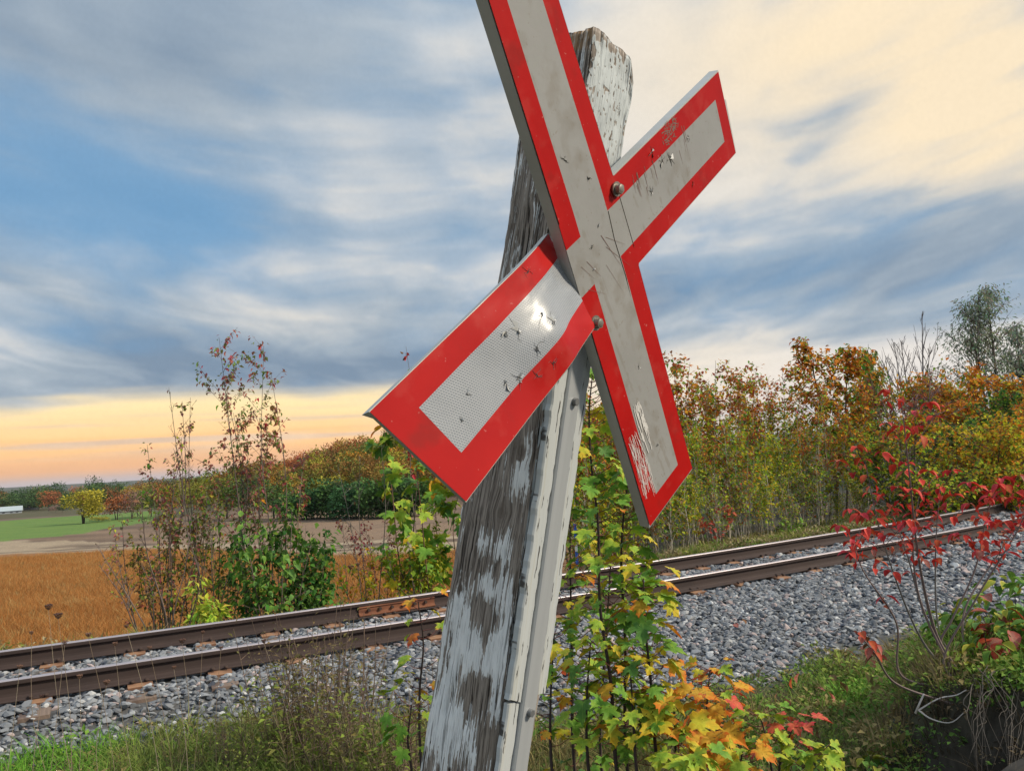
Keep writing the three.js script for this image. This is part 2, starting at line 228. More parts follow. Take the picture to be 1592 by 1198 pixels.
{
  const r = prng(77), put = [];
  const deck = (s, q) => { const p = track(s, q); return p; };
  for (let s = -4.4; s < 26;) {
    const step = s < 9 ? 0.036 : s < 16 ? 0.052 : 0.085;
    for (let q = toe(s) - 0.35; q < 11.3; q += step * 1.05) {
      const ss = s + (r() - 0.5) * step * 1.6, qq = q + (r() - 0.5) * step * 1.6, edge = sm(toe(ss) - 0.35, toe(ss) + 0.45, qq + (fbm(ss * 1.3, qq * 1.3, 2, 66) - 0.5) * 0.7);
      if (r() > edge + 0.03) continue;
      const p = track(ss, qq), v = project(V(p.x, 0.2, p.z)); if (v[2] < 1 || v[0] < -520 || v[0] > 1900 || v[1] > 1500) continue;
      const onTie = Math.abs(qq - 9.0) < 1.33 && Math.abs(((ss + 0.24) % 0.7 + 0.7) % 0.7 - 0.35) < 0.13;
      if (onTie && r() < 0.6) continue;
      if (Math.abs(qq - 8.246) < 0.085 || Math.abs(qq - 9.751) < 0.085) continue;
      const size = step * (0.75 + r() * r() * 1.15) * (s < 9 ? 1.25 : 1.1);
      put.push([p.x, height(p.x, p.z) + size * (0.05 + r() * 0.34) - (onTie ? 0 : 0.004), p.z, size, v[1] > 0 && v[1] < 1190 && v[0] > 0 && v[0] < 1592 ? size / v[2] : 0]);
    }
    s += step;
  }
  put.sort((a, b) => b[4] - a[4]);
  const bed = scene.children.find((o) => o.name === 'ballast_bed'), q = new THREE.Quaternion(), eu = new THREE.Euler(), m4 = new THREE.Matrix4();
  const mats = [...Array(12)].map(() => std({ color: col(...stoneTone(r)), roughness: 0.85, bumpMap: stoneBump, bumpScale: 0.003 }));
  for (const k of put.slice(0, 290)) { const o = mesh('stone', STONES[(r() * 6) | 0], mats[(r() * 12) | 0], bed); o.position.set(k[0], k[1], k[2]); o.rotation.set((r() - 0.5) * 0.9, r() * 6.3, (r() - 0.5) * 0.9); o.scale.setScalar(k[3]); }
  const rest = put.slice(290), sm_ = std({ color: 0xffffff, roughness: 0.85, bumpMap: stoneBump, bumpScale: 0.003 }), tone = new THREE.Color();
  for (let g = 0; g < 6; g++) {
    const list = rest.filter((_, k) => k % 6 === g), im = new THREE.InstancedMesh(STONES[g], sm_, list.length); im.name = 'stones'; im.userData.kind = 'stuff'; bed.add(im);
    list.forEach((k, n) => { eu.set((r() - 0.5) * 1.0, r() * 6.3, (r() - 0.5) * 1.0); q.setFromEuler(eu); m4.compose(V(k[0], k[1], k[2]), q, V(k[3], k[3], k[3])); im.setMatrixAt(n, m4); im.setColorAt(n, tone.setRGB(...stoneTone(r))); });
  }
}

// ---------------------------------------------------------------- track: ties, plates, spikes, rails
const rustTex = canvasTex(512, 256, (u, v) => { const n = tfbm(u, v, 6, 6, 41), m = tfbm(u, v, 40, 3, 45); return mix3(mix3([0.036, 0.023, 0.019], [0.066, 0.040, 0.030], sm(0.3, 0.7, n)), [0.11, 0.055, 0.03], sm(0.58, 0.75, m) * 0.5); });
const railTex = canvasTex(512, 256, (u, v) => { const n = tfbm(u, v, 6, 6, 41), m = tfbm(u, v, 30, 3, 46), p = v * 1.3, foot = clamp(sm(0.30, 0.06, p) + sm(0.98, 1.22, p)); return mix3(mix3([0.030, 0.020, 0.019], [0.058, 0.036, 0.030], n), mix3([0.13, 0.080, 0.050], [0.21, 0.125, 0.075], n), foot * (0.45 + 0.55 * sm(0.3, 0.65, m))); }), railMat = std({ map: railTex, roughness: 0.8, metalness: 0.1, bumpMap: null });
const rustMat = std({ map: rustTex, roughness: 0.8, metalness: 0.15, bumpMap: stoneBump, bumpScale: 0.0012 }), plateTex = canvasTex(256, 256, (u, v) => mix3([0.16, 0.075, 0.04], [0.30, 0.16, 0.085], sm(0.25, 0.75, tfbm(u, v, 5, 5, 49)))), plateMat = std({ map: plateTex, roughness: 0.9, bumpMap: stoneBump, bumpScale: 0.002 });
const tieTex = canvasTex(512, 256, (u, v) => { const g = tfbm(u * 0.25, v, 32, 4, 61), n = tfbm(u, v, 5, 4, 67); return mix3(mix3([0.12, 0.085, 0.065], [0.24, 0.17, 0.13], g), [0.09, 0.06, 0.05], sm(0.5, 0.8, n)); }), tieMat = std({ map: tieTex, roughness: 0.95, bumpMap: tieTex, bumpScale: 0.006 });
const steelTex = canvasTex(512, 64, (u, v) => { const n = tfbm(u, v, 8, 5, 81); return mix3([0.50, 0.455, 0.475], [0.36, 0.32, 0.34], n); }), steelMat = std({ map: steelTex, metalness: 0.6, roughness: 0.48 });
const spikeGeo = (() => { const head = new THREE.SphereGeometry(0.021, 8, 5, 0, 6.3, 0, 1.7); head.scale(1, 0.75, 1.25); head.translate(0, 0.022, 0); const shaft = new THREE.BoxGeometry(0.017, 0.03, 0.017); shaft.translate(0, 0.008, 0); return mergeGeometries([head, shaft].map((g) => { g = g.toNonIndexed(); return g; })); })();
const plateGeo = (() => { const s = new THREE.Shape(); s.moveTo(-0.2, 0); s.lineTo(0.2, 0); s.lineTo(0.2, 0.014); s.lineTo(0.085, 0.024); s.lineTo(-0.085, 0.024); s.lineTo(-0.2, 0.014); s.closePath(); const g = new THREE.ExtrudeGeometry(s, { depth: 0.2, bevelEnabled: true, bevelSize: 0.002, bevelThickness: 0.002, bevelSegments: 1 }); g.translate(0, 0, -0.1); g.rotateY(Math.PI / 2); return g; })();
function tieGeo(seed) { const r = prng(seed), g = new THREE.BoxGeometry(0.225, 0.17, 2.6, 3, 2, 26), p = g.attributes.position; for (let k = 0; k < p.count; k++) { const x = p.getX(k), y = p.getY(k), z = p.getZ(k); p.setXYZ(k, x * (1 + (vn(z * 4, seed) - 0.5) * 0.06), y + (vn(z * 3 + x * 9, seed + 3) - 0.5) * 0.012 - (Math.abs(z) > 1.28 ? 0.012 : 0) * Math.sign(y), z); } const u = g.attributes.uv; for (let k = 0; k < u.count; k++) u.setXY(k, p.getZ(k) * 0.5 + seed, p.getX(k) * 2 + p.getY(k)); g.computeVertexNormals(); return g; }
const TIES = [1, 2, 3].map(tieGeo);
{
  const r = prng(5); let n = 0;
  for (let s = -1.51 - 2.8; s < 27; s += 0.7, n++) {
    const sj = s + 0.25 + (r() - 0.5) * 0.07, p = track(sj, 9.0 + (r() - 0.5) * 0.1, RAIL_TOP - 0.205 - 0.085), ang = headingAt(sj) + (r() - 0.5) * 0.05;
    const t = thing('railway_tie', n === 4 ? 'nearest weathered brown tie under the rails at the left edge' : 'weathered brown wooden tie half buried in ballast under both rails', 'railway tie', p, ang, 'wooden ties under the track');
    if (n === 4) delete t.userData.group;
    mesh('timber', TIES[n % 3], tieMat, t);
    for (const q of [-1, 1]) {
      const pl = mesh('tie_plate', plateGeo, plateMat, t); pl.position.set(0, 0.085, -q * GAUGE / 2 * -1); pl.rotation.y = (r() - 0.5) * 0.08;
      for (const [a, b] of [[0.055, 0.092], [-0.06, 0.092], [0.06, -0.092], [-0.05, -0.092]]) { const k = mesh('spike', spikeGeo, rustMat, pl); k.position.set(a, 0.02 + r() * 0.012, b); k.rotation.y = b > 0 ? Math.PI : 0; }
    }
  }
}
function railLoft(outline, s0, s1, n, q, y0) {
  const m = new TM(), K = outline.length; let per = [0]; for (let k = 1; k <= K; k++) per.push(per[k - 1] + Math.hypot(outline[k % K][0] - outline[k - 1][0], outline[k % K][1] - outline[k - 1][1]));
  for (let i = 0; i <= n; i++) { const s = lerp(s0, s1, i / n); for (let k = 0; k <= K; k++) { const o = outline[k % K], p = track(s, q + o[0], y0 + o[1]); m.v(p.x, p.y, p.z, s * 0.6, per[k] / per[K]); } }
  for (let i = 0; i < n; i++) for (let k = 0; k < K; k++) { const a = i * (K + 1) + k, b = a + K + 1; m.i.push(a, b, a + 1, a + 1, b, b + 1); }
  const g = m.geo().toNonIndexed(); g.deleteAttribute('normal'); g.computeVertexNormals(); return g;
}
{
  // half profile of a flat-bottom rail, from the foot up; mirrored
  const half = [[0.070, 0], [0.072, 0.008], [0.068, 0.014], [0.03, 0.026], [0.012, 0.040], [0.0085, 0.060], [0.0085, 0.105], [0.013, 0.122], [0.034, 0.134], [0.0365, 0.140], [0.0365, 0.160], [0.034, 0.168]];
  const out = [...half.map(([x, y]) => [x, y]), ...half.slice().reverse().map(([x, y]) => [-x, y])];
  for (const far of [0, 1]) {
    const rail = thing('rail', far ? 'farther rusty steel rail with a bolted joint bar, bushes right behind it' : 'nearer rusty steel rail with a bright worn top, beside the grey ballast slope', 'rail', V(0, 0, 0), 0);
    const q = Q_NEAR + far * GAUGE, y0 = RAIL_TOP - 0.178;
    mesh('rail_profile', railLoft(out, -6, 44, 220, q, y0), railMat, rail);
    const top = [[0.034, 0.168], [0.031, 0.1745], [0.018, 0.178], [-0.018, 0.178], [-0.031, 0.1745], [-0.034, 0.168]];
    mesh('running_surface', railLoft(top, -6, 44, 220, q, y0 + 0.0006), steelMat, rail);
    const sj = far ? 3.05 : null;
    if (far) {
      const bar = [[-0.012, 0.03], [-0.062, 0.024], [-0.064, 0.034], [-0.032, 0.045], [-0.026, 0.062], [-0.028, 0.104], [-0.040, 0.118], [-0.036, 0.131], [-0.014, 0.126]];
      const jb = mesh('joint_bar', railLoft(bar, sj - 0.48, sj + 0.48, 8, q, y0), std({ map: plateTex, color: col(0.75, 0.55, 0.5), roughness: 0.85, bumpMap: stoneBump, bumpScale: 0.002 }), rail);
      for (const k of [-0.36, -0.22, -0.07, 0.07, 0.22, 0.36]) { const b = mesh('bolt', new THREE.CylinderGeometry(0.019, 0.019, 0.03, 6), rustMat, jb); b.position.copy(track(sj + k, q - 0.04, y0 + 0.083)); b.rotation.set(Math.PI / 2, 0, 0); b.rotation.set(Math.PI / 2, 0, 0); b.rotation.order = 'YXZ'; b.rotation.y = headingAt(sj + k); }
    }
  }
}

// ---------------------------------------------------------------- leaning post
const AX = V(0.19400582, 0.97930754, 0.05760622).normalize(), FN = V(0.745, -0.185, 0.636).normalize();
FN.addScaledVector(AX, -FN.dot(AX)).normalize();
const SIDE = V(0, 0, 0).crossVectors(AX, FN).normalize();                    // along the board face, away from the viewer
const POST0 = V(-0.07738911, EYE.y - 0.57500398, -1.6025937);               // on the corner of the post that faces the camera
const onPost = (t, a, b) => POST0.clone().addScaledVector(AX, t).addScaledVector(FN, -a).addScaledVector(SIDE, b);
{
  const blobs = [[760, 0.78, 55, 0.15, 0.5], [745, 0.9, 40, 0.1, 0.2], [860, 0.47, 26, 0.11, 0.55], [865, 0.76, 34, 0.10, 0.55], [935, 0.62, 28, 0.22, 0.6], [955, 0.85, 50, 0.12, 0.3], [1000, 0.3, 50, 0.22, 0.5], [1030, 0.85, 55, 0.18, 0.5], [1050, 0.5, 35, 0.35, 0.5], [1095, 0.2, 45, 0.12, 0.42], [1110, 0.9, 40, 0.10, 0.35], [1165, 0.36, 45, 0.30, 0.6], [1195, 0.7, 30, 0.2, 0.3],
    [970, 0.52, 26, 0.13, -0.75], [1092, 0.66, 30, 0.2, -0.8], [1170, 0.85, 30, 0.12, -0.3], [895, 0.5, 20, 0.4, -0.3], [815, 0.5, 40, 0.5, -0.5], [640, 0.4, 120, 0.6, -0.3]];
  const knots = [[709, 0.78, 20], [812, 0.63, 18], [950, 0.2, 9], [1060, 0.2, 8], [300, 0.5, 14]];
  const Wt = 1024, Ht = 2048, T0 = -1.6, T1 = 1.46, hgt = new Float32Array(Wt * Ht), rgb = new Uint8Array(Wt * Ht * 4), bmp = new Uint8Array(Wt * Ht * 4);
  for (let y = 0; y < Ht; y++) for (let x = 0; x < Wt; x++) {
    const u = (x + 0.5) / Wt, v = (y + 0.5) / Ht, t = lerp(T0, T1, v), py = 1198 - t * 819, per = u * 0.62, left = u < 0.305, right = u > 0.79;
    const fx = left ? 1 - u / 0.303 : 0;
    let wx = per * 1000, wy = t * 1000, kd = 0, ring = 0;                     // millimetres
    if (left) for (const k of knots) { const dx = (fx - k[1]) * 185, dy = (py - k[0]) / 0.82, e = Math.hypot(dx, dy * 0.8) / k[2] * (0.8 + 0.4 * fbm(wx * 0.05 + 9, wy * 0.04, 3, 64)); if (e < 3.2) { const g = Math.exp(-e * e * 0.6); wx += dx * g * 0.7; kd = Math.max(kd, Math.exp(-e * e * 1.6)); ring = Math.max(ring, sm(1.35, 1.0, e) * (0.4 + 0.4 * Math.sin(e * 15 + 3 * fbm(wx * 0.08, wy * 0.08, 2, 65)))); } }
    const warp = (fbm(wx * 0.006, wy * 0.003, 2, 8) - 0.5) * 16;
    const g1 = fbm((wx + warp) * 0.26, wy * 0.008, 4, 11), g2 = fbm((wx + warp) * 0.8, wy * 0.03, 3, 15), big = fbm(wx * 0.02, wy * 0.005, 3, 19);
    const crack = sm(0.40, 0.26, g1) * sm(0.45, 0.62, big + 0.1), fine = sm(0.42, 0.28, g2);
    let wood = mix3([0.15, 0.122, 0.10], [0.37, 0.32, 0.275], sm(0.3, 0.72, g1 * 0.55 + g2 * 0.45));
    wood = mix3(wood, [0.20, 0.16, 0.12], sm(0.52, 0.75, fbm(wx * 0.012, wy * 0.003, 3, 29)) * 0.4);
    wood = mix3(wood, [0.035, 0.028, 0.022], clamp(crack * 0.95 + fine * 0.5));
    wood = mix3(wood, [0.10, 0.075, 0.055], kd * 0.6 + ring * 0.2);
    let m = -0.25;
    if (left) { m = -0.18 + 0.06 * sm(700, 1150, py); for (const b of blobs) { const p = (py - b[0]) / b[2], q = (fx - b[1]) / b[3], k = p * p + q * q; if (k < 8) m += Math.exp(-k) * b[4]; } m += (fbm(wx * 0.05, wy * 0.018, 4, 35) - 0.5) * 1.05 + (fbm(wx * 0.5, wy * 0.012, 3, 39) - 0.5) * 1.25 + (fbm(wx * 0.2, wy * 0.12, 3, 40) - 0.5) * 0.3; m *= 1 - sm(1.0, 0.96, 1 - fx) * 0; m -= kd * 0.4; m -= sm(0.93, 1, fx) * 0.15; }
    else if (right) { m = 0.42 + (fbm(wx * 0.08, wy * 0.03, 4, 43) - 0.5) * 1.0 - sm(1.41, 1.45, t) * 0.4 - sm(0.35, 0.22, fbm(wx * 0.2, wy * 0.08, 3, 47)) * 0.8; if (u > 0.965) m -= 0.3; if (t < 0.14) m -= 0.6; }
    else m = (fbm(wx * 0.06, wy * 0.02, 4, 49) - 0.5) * 1.2 - 0.1;
    const paint = sm(0.02, 0.07, m);
    const pc = mix3([0.76, 0.775, 0.765], [0.88, 0.885, 0.87], fbm(wx * 0.1, wy * 0.05, 3, 53));
    const pcs = right ? [0.52, 0.56, 0.57].map((q) => q * (0.8 + 0.4 * fbm(wx * 0.03, wy * 0.02, 3, 55))) : pc;
    let c = mix3(wood, pcs.map((q) => q * (1 - fine * 0.18 - crack * 0.5)), paint);
    c = c.map((q) => q * (0.86 + 0.2 * big));
    if (t > 1.36 && !right) c = mix3(c, [0.34, 0.19, 0.07], sm(1.38, 1.44, t + (fbm(wx * 0.05, wy * 0.05, 2, 57) - 0.5) * 0.1) * 0.6);
    const k = y * Wt + x, o = k * 4;
    for (let j = 0; j < 3; j++) { const q = clamp(c[j]); rgb[o + j] = (q <= 0.0031308 ? 12.92 * q : 1.055 * Math.pow(q, 1 / 2.4) - 0.055) * 255 + 0.5; }
    rgb[o + 3] = bmp[o + 3] = 255;
    const h = clamp(0.55 + g1 * 0.2 - crack * 0.5 - fine * 0.12 + paint * 0.16 - kd * 0.15); hgt[k] = h; bmp[o] = bmp[o + 1] = bmp[o + 2] = h * 255;
  }
  const mk = (d, srgb) => { const t = new THREE.DataTexture(d, Wt, Ht, THREE.RGBAFormat, THREE.UnsignedByteType); if (srgb) t.colorSpace = THREE.SRGBColorSpace; t.magFilter = t.minFilter = THREE.LinearFilter; t.wrapS = THREE.RepeatWrapping; t.needsUpdate = true; return t; };
  const woodMat = std({ map: mk(rgb, true), bumpMap: mk(bmp, false), bumpScale: 0.006, roughness: 0.92 });
  const NP = 96, NRg = 260, m = new TM(), wa = (t) => lerp(0.192, 0.162, clamp(t / 1.05)), wb = (t) => lerp(0.116, 0.160, clamp(t / 1.4));
  const prof = (f, t) => { const A = wa(t), B = wb(t), P = f * 0.62; let a, b, na, nb; if (P < 0.188) { a = P / 0.188 * A; b = 0; na = 0; nb = -1; } else if (P < 0.310) { a = A; b = (P - 0.188) / 0.122 * B; na = 1; nb = 0; } else if (P < 0.498) { a = A * (1 - (P - 0.310) / 0.188); b = B; na = 0; nb = 1; } else { a = 0; b = B * (1 - (P - 0.498) / 0.122); na = -1; nb = 0; }
    const r = 0.013, ca = clamp(a, r, A - r), cb = clamp(b, r, B - r), da = a - ca, db = b - cb, l = Math.hypot(da, db); if (l > 1e-6 && Math.abs(da) > 1e-6 && Math.abs(db) > 1e-6) { a = ca + da / l * r; b = cb + db / l * r; na = da / l; nb = db / l; } return [a, b, na, nb]; };
  for (let i = 0; i <= NRg; i++) {
    const t = lerp(T0, T1, i / NRg);
    for (let k = 0; k <= NP; k++) {
      const f = k / NP; let [a, b, na, nb] = prof(f % 1, t);
      const X = Math.min(Wt - 1, (f * Wt) | 0), Y = Math.min(Ht - 1, (i / NRg * Ht) | 0), dsp = (hgt[Y * Wt + (X % Wt)] - 0.6) * 0.007 + (fbm((f % 1) * 20, t * 5, 3, 71) - 0.5) * 0.009;
      a += na * dsp; b += nb * dsp;
      let tt = t;
      if (t > 1.28) { const B = wb(t), top = 1.428 - 0.065 * sm(B - 0.032, B + 0.004, b) - 0.015 * sm(0.05, 0.18, a) - 0.010 * fbm(a * 60, b * 60, 2, 5); tt = lerp(1.28, top, (t - 1.28) / (T1 - 1.28)); }
      const p = onPost(tt, a, b); m.v(p.x, p.y, p.z, f, i / NRg);
    }
  }
  for (let i = 0; i < NRg; i++) for (let k = 0; k < NP; k++) { const a = i * (NP + 1) + k, b = a + NP + 1; m.i.push(a, b, a + 1, a + 1, b, b + 1); }
  // rough top
  { const k0 = NRg * (NP + 1), c = onPost(1.405, 0.09, 0.07), cc = m.v(c.x, c.y, c.z, 0.05, 0.93); for (let k = 0; k < NP; k++) m.i.push(k0 + k, cc, k0 + k + 1); }
  const base = onPost((0.06 - POST0.y) / AX.y, 0.09, 0.06), post = thing('wooden_post', 'leaning weathered wooden post with peeling white paint carrying the cross-shaped sign', 'post', base);
  const place = (g) => { g.translate(-base.x, -base.y, -base.z); return g; };
  mesh('timber', place(m.geo()), woodMat, post);

  // white boards and metal strip on the face that looks right
  const boardTex = canvasTex(256, 1024, (u, v) => { const chips = sm(0.68, 0.72, tfbm(u, v * 4 % 1, 6, 5, 3) + 0.16 * sm(0.16, 0.0, Math.min(u, 1 - u))), n = tfbm(u, v, 4, 5, 7), g = tfbm(u, v * 0.2, 40, 3, 13); let c = mix3([0.40, 0.425, 0.425], [0.54, 0.565, 0.565], n * 0.6 + g * 0.4); c = mix3(c, [0.40, 0.37, 0.27], sm(0.55, 0.8, tfbm(u, v, 7, 4, 17)) * 0.35); return mix3(c, [0.055, 0.05, 0.045], chips); });
  const boardMat = std({ map: boardTex, roughness: 0.7, bumpMap: boardTex, bumpScale: 0.003 });
  const stripTex = canvasTex(128, 1024, (u, v) => mix3([0.38, 0.40, 0.415], [0.47, 0.49, 0.505], tfbm(u, v, 3, 5, 23))), stripMat = std({ map: stripTex, roughness: 0.38, metalness: 0.25 });
  function slab(b0, b1, d0, d1, t0, t1, rough, seed) {      // b across the face, d out of it, t up the post
    const q = new TM(), n = 60, prof2 = [[b0, d0], [b0, d1 - 0.003], [b0 + 0.003, d1], [b1 - 0.003, d1], [b1, d1 - 0.003], [b1, d0]];
    for (let i = 0; i <= n; i++) { const t = lerp(t0, t1, i / n); prof2.forEach(([b, d], j) => { const w = rough * (vn(t * 60, j < 3 ? 1 : 2, seed) - 0.5) + rough * 0.7 * (vn(t * 190, j < 3 ? 3 : 4, seed) - 0.5), bb = b + w + 0.012 * (t - 0.4), ends = i === 0 ? (vn(bb * 300, 2, seed) - 0.5) * rough * 8 : 0, p = onPost(t + ends, -d, bb); q.v(p.x, p.y, p.z, (b - b0) / (b1 - b0) + d, t * 0.9); }); }
    const K = prof2.length; for (let i = 0; i < n; i++) for (let j = 0; j + 1 < K; j++) { const a = i * K + j; q.i.push(a, a + K, a + 1, a + 1, a + K, a + K + 1); }
    for (const i of [0, n]) { const a = i * K; q.i.push(...(i ? [a, a + 5, a + 1, a + 1, a + 5, a + 4, a + 1, a + 4, a + 2, a + 2, a + 4, a + 3] : [a, a + 1, a + 5, a + 1, a + 4, a + 5, a + 1, a + 2, a + 4, a + 2, a + 3, a + 4])); }
    const g = q.geo().toNonIndexed(); g.deleteAttribute('normal'); g.computeVertexNormals(); return place(g);
  }
  mesh('painted_board', slab(0.003, 0.0395, 0.0015, 0.016, 0.135, 0.88, 0.003, 3), boardMat, post);
  mesh('painted_board', slab(0.003, 0.0395, 0.0015, 0.013, -1.5, 0.128, 0.003, 5), boardMat, post);
  mesh('painted_board', slab(0.084, 0.114, 0.0015, 0.016, 0.14, 0.88, 0.004, 7), boardMat, post);
  const ms = mesh('metal_strip', slab(0.041, 0.084, 0.001, 0.020, -1.5, 0.885, 0, 1), stripMat, post);
  const boltMat = std({ color: col(0.20, 0.205, 0.21), metalness: 0.5, roughness: 0.55 });
  for (const [t, b] of [[0.105, 0.062], [0.705, 0.066]]) { const s = new THREE.CylinderGeometry(0.0075, 0.0085, 0.009, 6), o = mesh('screw', s, boltMat, ms); o.position.copy(onPost(t, -0.024, b + 0.012 * (t - 0.4)).sub(base)); o.quaternion.setFromUnitVectors(V(0, 1, 0), FN); }
}

// ---------------------------------------------------------------- crossbuck sign on the post
{
  const P = (px, py, d) => at(px, py, d);
  const N = P(953, 272, 1.580), E = P(993, 411, 1.675), S = P(913, 500, 1.559), Wc = P(868, 350, 1.467), BL = P(1010, 820.5, 1.766), BR = P(1077, 728.7, 1.885), RT = P(1117, 108.7, 1.860), RB = P(1144.6, 238, 1.959);
  const TLd = P(758, 0, 1.291).sub(Wc).normalize(), TRd = P(869, 0, 1.424).sub(N).normalize(), TL = Wc.clone().addScaledVector(TLd, 0.51), TR = N.clone().addScaledVector(TRd, 0.49);
  const origin = S.clone(), sign = thing('crossbuck_sign', 'red and white cross-shaped railway crossing sign, one arm bent forward, bolted to the post', 'sign', origin);
  const nrm = (a, b, c) => V(0, 0, 0).crossVectors(b.clone().sub(a), c.clone().sub(a)).normalize();
  const SN = nrm(Wc, S, E); if (SN.dot(EYE.clone().sub(S)) < 0) SN.negate();
  const wear = (u, v, s) => fbm(u * 6, v * 6, 4, s);
  const redTex = canvasTex(512, 512, (u, v) => { const n = tfbm(u, v, 4, 6, 91), m = tfbm(u, v, 60, 2, 95); let c = mix3([0.34, 0.006, 0.006], [0.45, 0.011, 0.009], n); c = mix3(c, [0.48, 0.07, 0.055], sm(0.58, 0.8, tfbm(u, v, 9, 5, 99)) * 0.22); c = mix3(c, [0.20, 0.02, 0.015], sm(0.56, 0.78, tfbm(u * 0.999, v, 5, 6, 93)) * 0.45); return mix3(c, [0.55, 0.25, 0.22], sm(0.88, 0.92, m) * 0.4); });
  const whiteTex = canvasTex(512, 512, (u, v) => { const n = tfbm(u, v, 3, 6, 101), m = tfbm(u, v, 50, 3, 105); let c = mix3([0.255, 0.252, 0.242], [0.33, 0.328, 0.318], n); c = mix3(c, [0.19, 0.165, 0.13], sm(0.55, 0.78, tfbm(u, v, 6, 6, 103)) * 0.35); c = mix3(c, [0.20, 0.175, 0.14], sm(0.6, 0.8, tfbm(u, v * 0.999, 22, 2, 104) * 0.5 + tfbm(u, 0.5, 40, 3, 106) * 0.5) * 0.4); return mix3(c, [0.20, 0.17, 0.13], sm(0.74, 0.85, m) * 0.5 + sm(0.7, 0.9, tfbm(u, v, 9, 4, 109)) * 0.3); });
  const foilBump = canvasTex(256, 256, (u, v) => tfbm(u, v, 10, 5, 111), false);
  const redMat = new THREE.MeshPhysicalMaterial({ map: redTex, roughness: 0.45, bumpMap: foilBump, bumpScale: 0.0006, specularIntensity: 0.15 });
  const whiteMat = new THREE.MeshPhysicalMaterial({ map: whiteTex, roughness: 0.42, bumpMap: foilBump, bumpScale: 0.0006, specularIntensity: 0.5 });
  const aluTex = canvasTex(256, 256, (u, v) => mix3([0.40, 0.40, 0.37], [0.55, 0.55, 0.53], tfbm(u, v, 5, 6, 121))), aluMat = std({ map: aluTex, roughness: 0.55, metalness: 0.35 });
  const geo = (tris, uvs, flat = true) => { const g = new THREE.BufferGeometry(); g.setAttribute('position', new THREE.Float32BufferAttribute(tris.flatMap((p) => [p.x - origin.x, p.y - origin.y, p.z - origin.z]), 3)); g.setAttribute('uv', new THREE.Float32BufferAttribute(uvs ?? tris.flatMap((p) => { const q = p.clone().sub(S); return [q.dot(U1) * 2.5, q.dot(V1) * 2.5]; }), 2)); g.computeVertexNormals(); return g; };
  const U1 = E.clone().sub(S).normalize(), V1 = V(0, 0, 0).crossVectors(SN, U1);
  const bil = (a, b, c, d, u, v) => a.clone().lerp(b, u).lerp(d.clone().lerp(c, u), v);
  const quad = (o, a, b, c, d) => o.push(a, b, c, a, c, d);
  // arm: root edge a-b, tip edge d-c; cells in red or white; grid lines in u at 1/4 and 3/4, in v at the end band
  function arm(a, b, c, d, red, white, endBand, lift = 0.0012) {
    const L = (u, v) => bil(a, b, c, d, u, v).addScaledVector(SN, lift), us = [0.012, 0.25, 0.75, 0.988], vs = [0, 1 - endBand, 0.993];
    for (let i = 0; i < 3; i++) for (let j = 0; j < 2; j++) quad(i === 1 && j === 0 ? white : red, L(us[i], vs[j]), L(us[i + 1], vs[j]), L(us[i + 1], vs[j + 1]), L(us[i], vs[j + 1]));
  }
  function prism(front, depth) {                                   // outline in order, flat walls behind it
    const o = [], B = front.map((p) => p.clone().addScaledVector(SN, -depth)), n = front.length;
    for (let k = 0; k < n; k++) { const l = (k + 1) % n; quad(o, front[l], front[k], B[k], B[l]); }
    return [o, B];
  }
  // long blade: upper arm, centre, lower arm
  {
    const red = [], white = [], c = (u, v) => bil(Wc, N, E, S, u, v).addScaledVector(SN, 0.0012), k = [0, 0.25, 0.75, 1];
    arm(Wc, N, TR, TL, red, white, 0.1); arm(E, S, BL, BR, red, white, 0.1);
    for (let i = 0; i < 3; i++) for (let j = 0; j < 3; j++) quad(i !== 1 && j !== 1 ? red : white, c(k[i], k[j]), c(k[i + 1], k[j]), c(k[i + 1], k[j + 1]), c(k[i], k[j + 1]));
    const [walls, B] = prism([TL, Wc, S, BL, BR, E, N, TR], 0.024), body = walls;
    for (const [a, b, d, e] of [[TL, Wc, N, TR], [Wc, S, E, N], [S, BL, BR, E]]) { quad(body, ...[a, b, d, e].map((p) => p.clone().addScaledVector(SN, -0.003))); quad(body, ...[e, d, b, a].map((p) => p.clone().addScaledVector(SN, -0.004))); }
    const bl = mesh('long_blade', geo(body), aluMat, sign); mesh('red_border', geo(red), redMat, bl); mesh('white_panel', geo(white), whiteMat, bl);
    // dark seams where the blades are joined
    const seam = new TM(), ln = (pts) => seam.tube(pts.map((p) => p.clone().addScaledVector(SN, 0.0012).sub(origin)), 0.0009, 0.0009, 4);
    ln([bil(Wc, N, E, S, 1, 0.2), bil(Wc, N, E, S, 1, 0.8)]); ln([c(0.76, 0.26), c(0.73, 0.55), c(0.74, 0.98), bil(E, S, BL, BR, 0.27, 0.1)].map((p) => p.addScaledVector(SN, -0.001)));
    mesh('seam', seam.geo(), std({ color: col(0.10, 0.085, 0.06), roughness: 0.9 }), bl);
  }
  // short right blade, with a nick in its end
  {
    const red = [], white = [], a = N.clone().addScaledVector(SN, -0.0006), b = E.clone().addScaledVector(SN, -0.0006);
    arm(b, a, RT, RB, red, white, 0.09);
    const nick0 = RT.clone().lerp(RB, 0.34), nick1 = RT.clone().lerp(RB, 0.36).addScaledVector(RT.clone().sub(N).normalize(), 0.007), nick2 = RB.clone().addScaledVector(RT.clone().sub(N).normalize(), 0.002);
    const out = [a, RT, nick0, nick1, nick2, RB, b].map((p) => p.clone().addScaledVector(SN, -0.0006)), [walls, B] = prism(out.slice().reverse(), 0.022);
    const f = (l) => { const o = []; for (let k = 1; k + 1 < l.length; k++) o.push(l[0], l[k], l[k + 1]); return o; };
    const bl = mesh('right_blade', geo([...walls, ...f(out), ...f(out.map((p) => p.clone().addScaledVector(SN, -0.004)).reverse())]), aluMat, sign);
